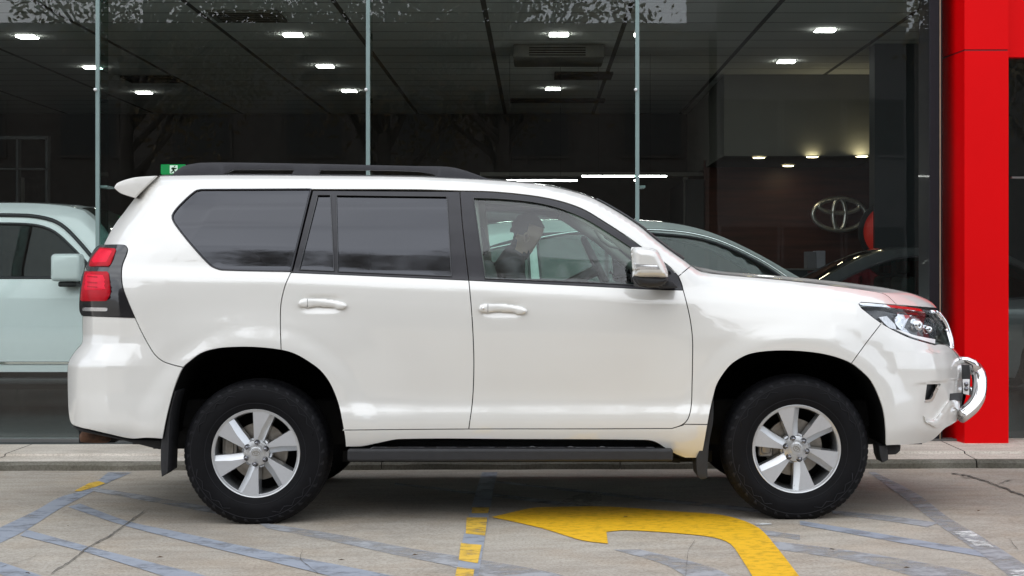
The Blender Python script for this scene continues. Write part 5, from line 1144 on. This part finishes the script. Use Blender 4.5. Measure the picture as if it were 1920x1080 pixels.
    h.out('hair',M['hair'],o)
    for s in (-1,1):
        q=MB(); c=Vector(P(987,446,Yd_+s*.083)); b=MB(); b.tube([c+Vector((.002*math.sin(t),s*.008,0))+Vector((.014*math.cos(t),0,.026*math.sin(t))) for t in np.linspace(0,2*math.pi,17)[:-1]],.006,6,closed=True); b.out('ear',M['skin'],o)
person()
# =================================================================== ACROSS THE STREET (seen in the glass and the paint)
M['brick']=mat('dark_brick_front',(.115,.10,.085),.8,var=.25,vscale=6)
M['render2']=mat('grey_render',(.16,.155,.15),.8,var=.08,vscale=2)
M['roadw']=mat('far_window',(.05,.05,.045),.5,var=.1)
BZ=CAMZ
def opp(name,x0,x1,y,h,m,lb,floors=2,bay=2.6):
    e=empty(name,((x0+x1)/2,y,0),lb,'building'); q=MB(); q.box(x0,x1,y-8,y,0,h); q.out('wall',m,e,smooth=False)
    q=MB(); q.box(x0-.1,x1+.1,y-8.1,y+.12,h,h+.22); q.out('parapet',M['render2'],e,smooth=False)
    n=int((x1-x0)/bay)
    for f in range(floors):
        for i in range(n):
            xa=x0+(i+.5)*(x1-x0)/n; z=1.0+f*3.1
            q=MB(); q.box(xa-.75,xa+.75,y+.002,y+.05,z,z+1.5); w_=q.out('window',m,e,smooth=False)
            q=MB(); q.box(xa-.68,xa+.68,y+.052,y+.06,z+.07,z+1.43); q.out('pane',M['roadw'],w_,smooth=False)
opp('shop_building',-26,4.2,-24,7.15,M['brick'],'long dark brick building across the street reflected in the glass')
opp('office_building',4.4,9.0,-24,9.6,M['render2'],'taller grey rendered building across the street reflected in the glass',3,1.5)
opp('workshop_building',9.2,30,-24,7.0,M['brick'],'low dark brick workshop across the street reflected at the right')
M['leaf']=mat('street_tree_leaf',(.13,.12,.055),.6,var=.35,vscale=1.5,col2=(.20,.13,.06)); M['bark']=mat('bark',(.09,.075,.06),.9,var=.3,vscale=8)
def tree(x,y,h,R,nl,seed,lb):
    r=random.Random(seed); e=empty('street_tree',(x,y,0),lb,'tree','street trees across the road'); q=MB()
    q.tube([(x,y,0),(x+.05,y,h*.22),(x-.05,y+.05,h*.42),(x,y,h*.6)],[.22,.17,.13,.08],10)
    tips=[]
    for k in range(14):
        a=r.random()*6.28; z0=h*(.3+.3*r.random()); l=R*(.6+.4*r.random()); ez=z0+h*(.12+.35*r.random())
        m_=(x+math.cos(a)*l*.5,y+math.sin(a)*l*.5,(z0+ez)/2+.15); t_=(x+math.cos(a)*l,y+math.sin(a)*l,ez); q.tube([(x,y,z0),m_,t_],[.07,.04,.015],6); tips+=[m_,t_]
        for _ in range(4):
            b=r.random()*6.28; t2=(t_[0]+math.cos(b)*.7*r.random(),t_[1]+math.sin(b)*.7*r.random(),t_[2]+r.uniform(.1,1.0)); q.tube([m_,t2],[.025,.006],5); tips.append(t2)
    q.out('trunk',M['bark'],e)
    c=[]
    V=np.zeros((nl*4,3)); 
    cl=[Vector(t)+Vector((r.gauss(0,.3),r.gauss(0,.3),r.gauss(0,.3))) for t in tips for _ in range(2)]
    for i in range(nl):
        b=r.choice(cl); p=b+Vector((r.gauss(0,.33),r.gauss(0,.33),r.gauss(0,.26))); s=r.uniform(.05,.10)
        u=Vector((r.gauss(0,1),r.gauss(0,1),r.gauss(0,1))).normalized(); v=u.orthogonal().normalized()
        V[i*4:i*4+4]=[p-u*s,p+v*s*.55,p+u*s,p-v*s*.55]
    obj('crown',V,[(4*i,4*i+1,4*i+2,4*i+3) for i in range(nl)],M['leaf'],e,smooth=False)
tree(-7.6,-15,8.6,2.5,7000,1,'leafy street tree reflected at the top left of the glass')
tree(-2.9,-16,8.9,2.6,8000,2,'leafy street tree reflected left of the middle of the glass')
tree(-.6,-15.5,8.7,2.3,8000,3,'leafy street tree reflected near the middle of the glass')
tree(9.6,-16,8.6,2.2,6000,4,'leafy street tree reflected at the right beside the red column')
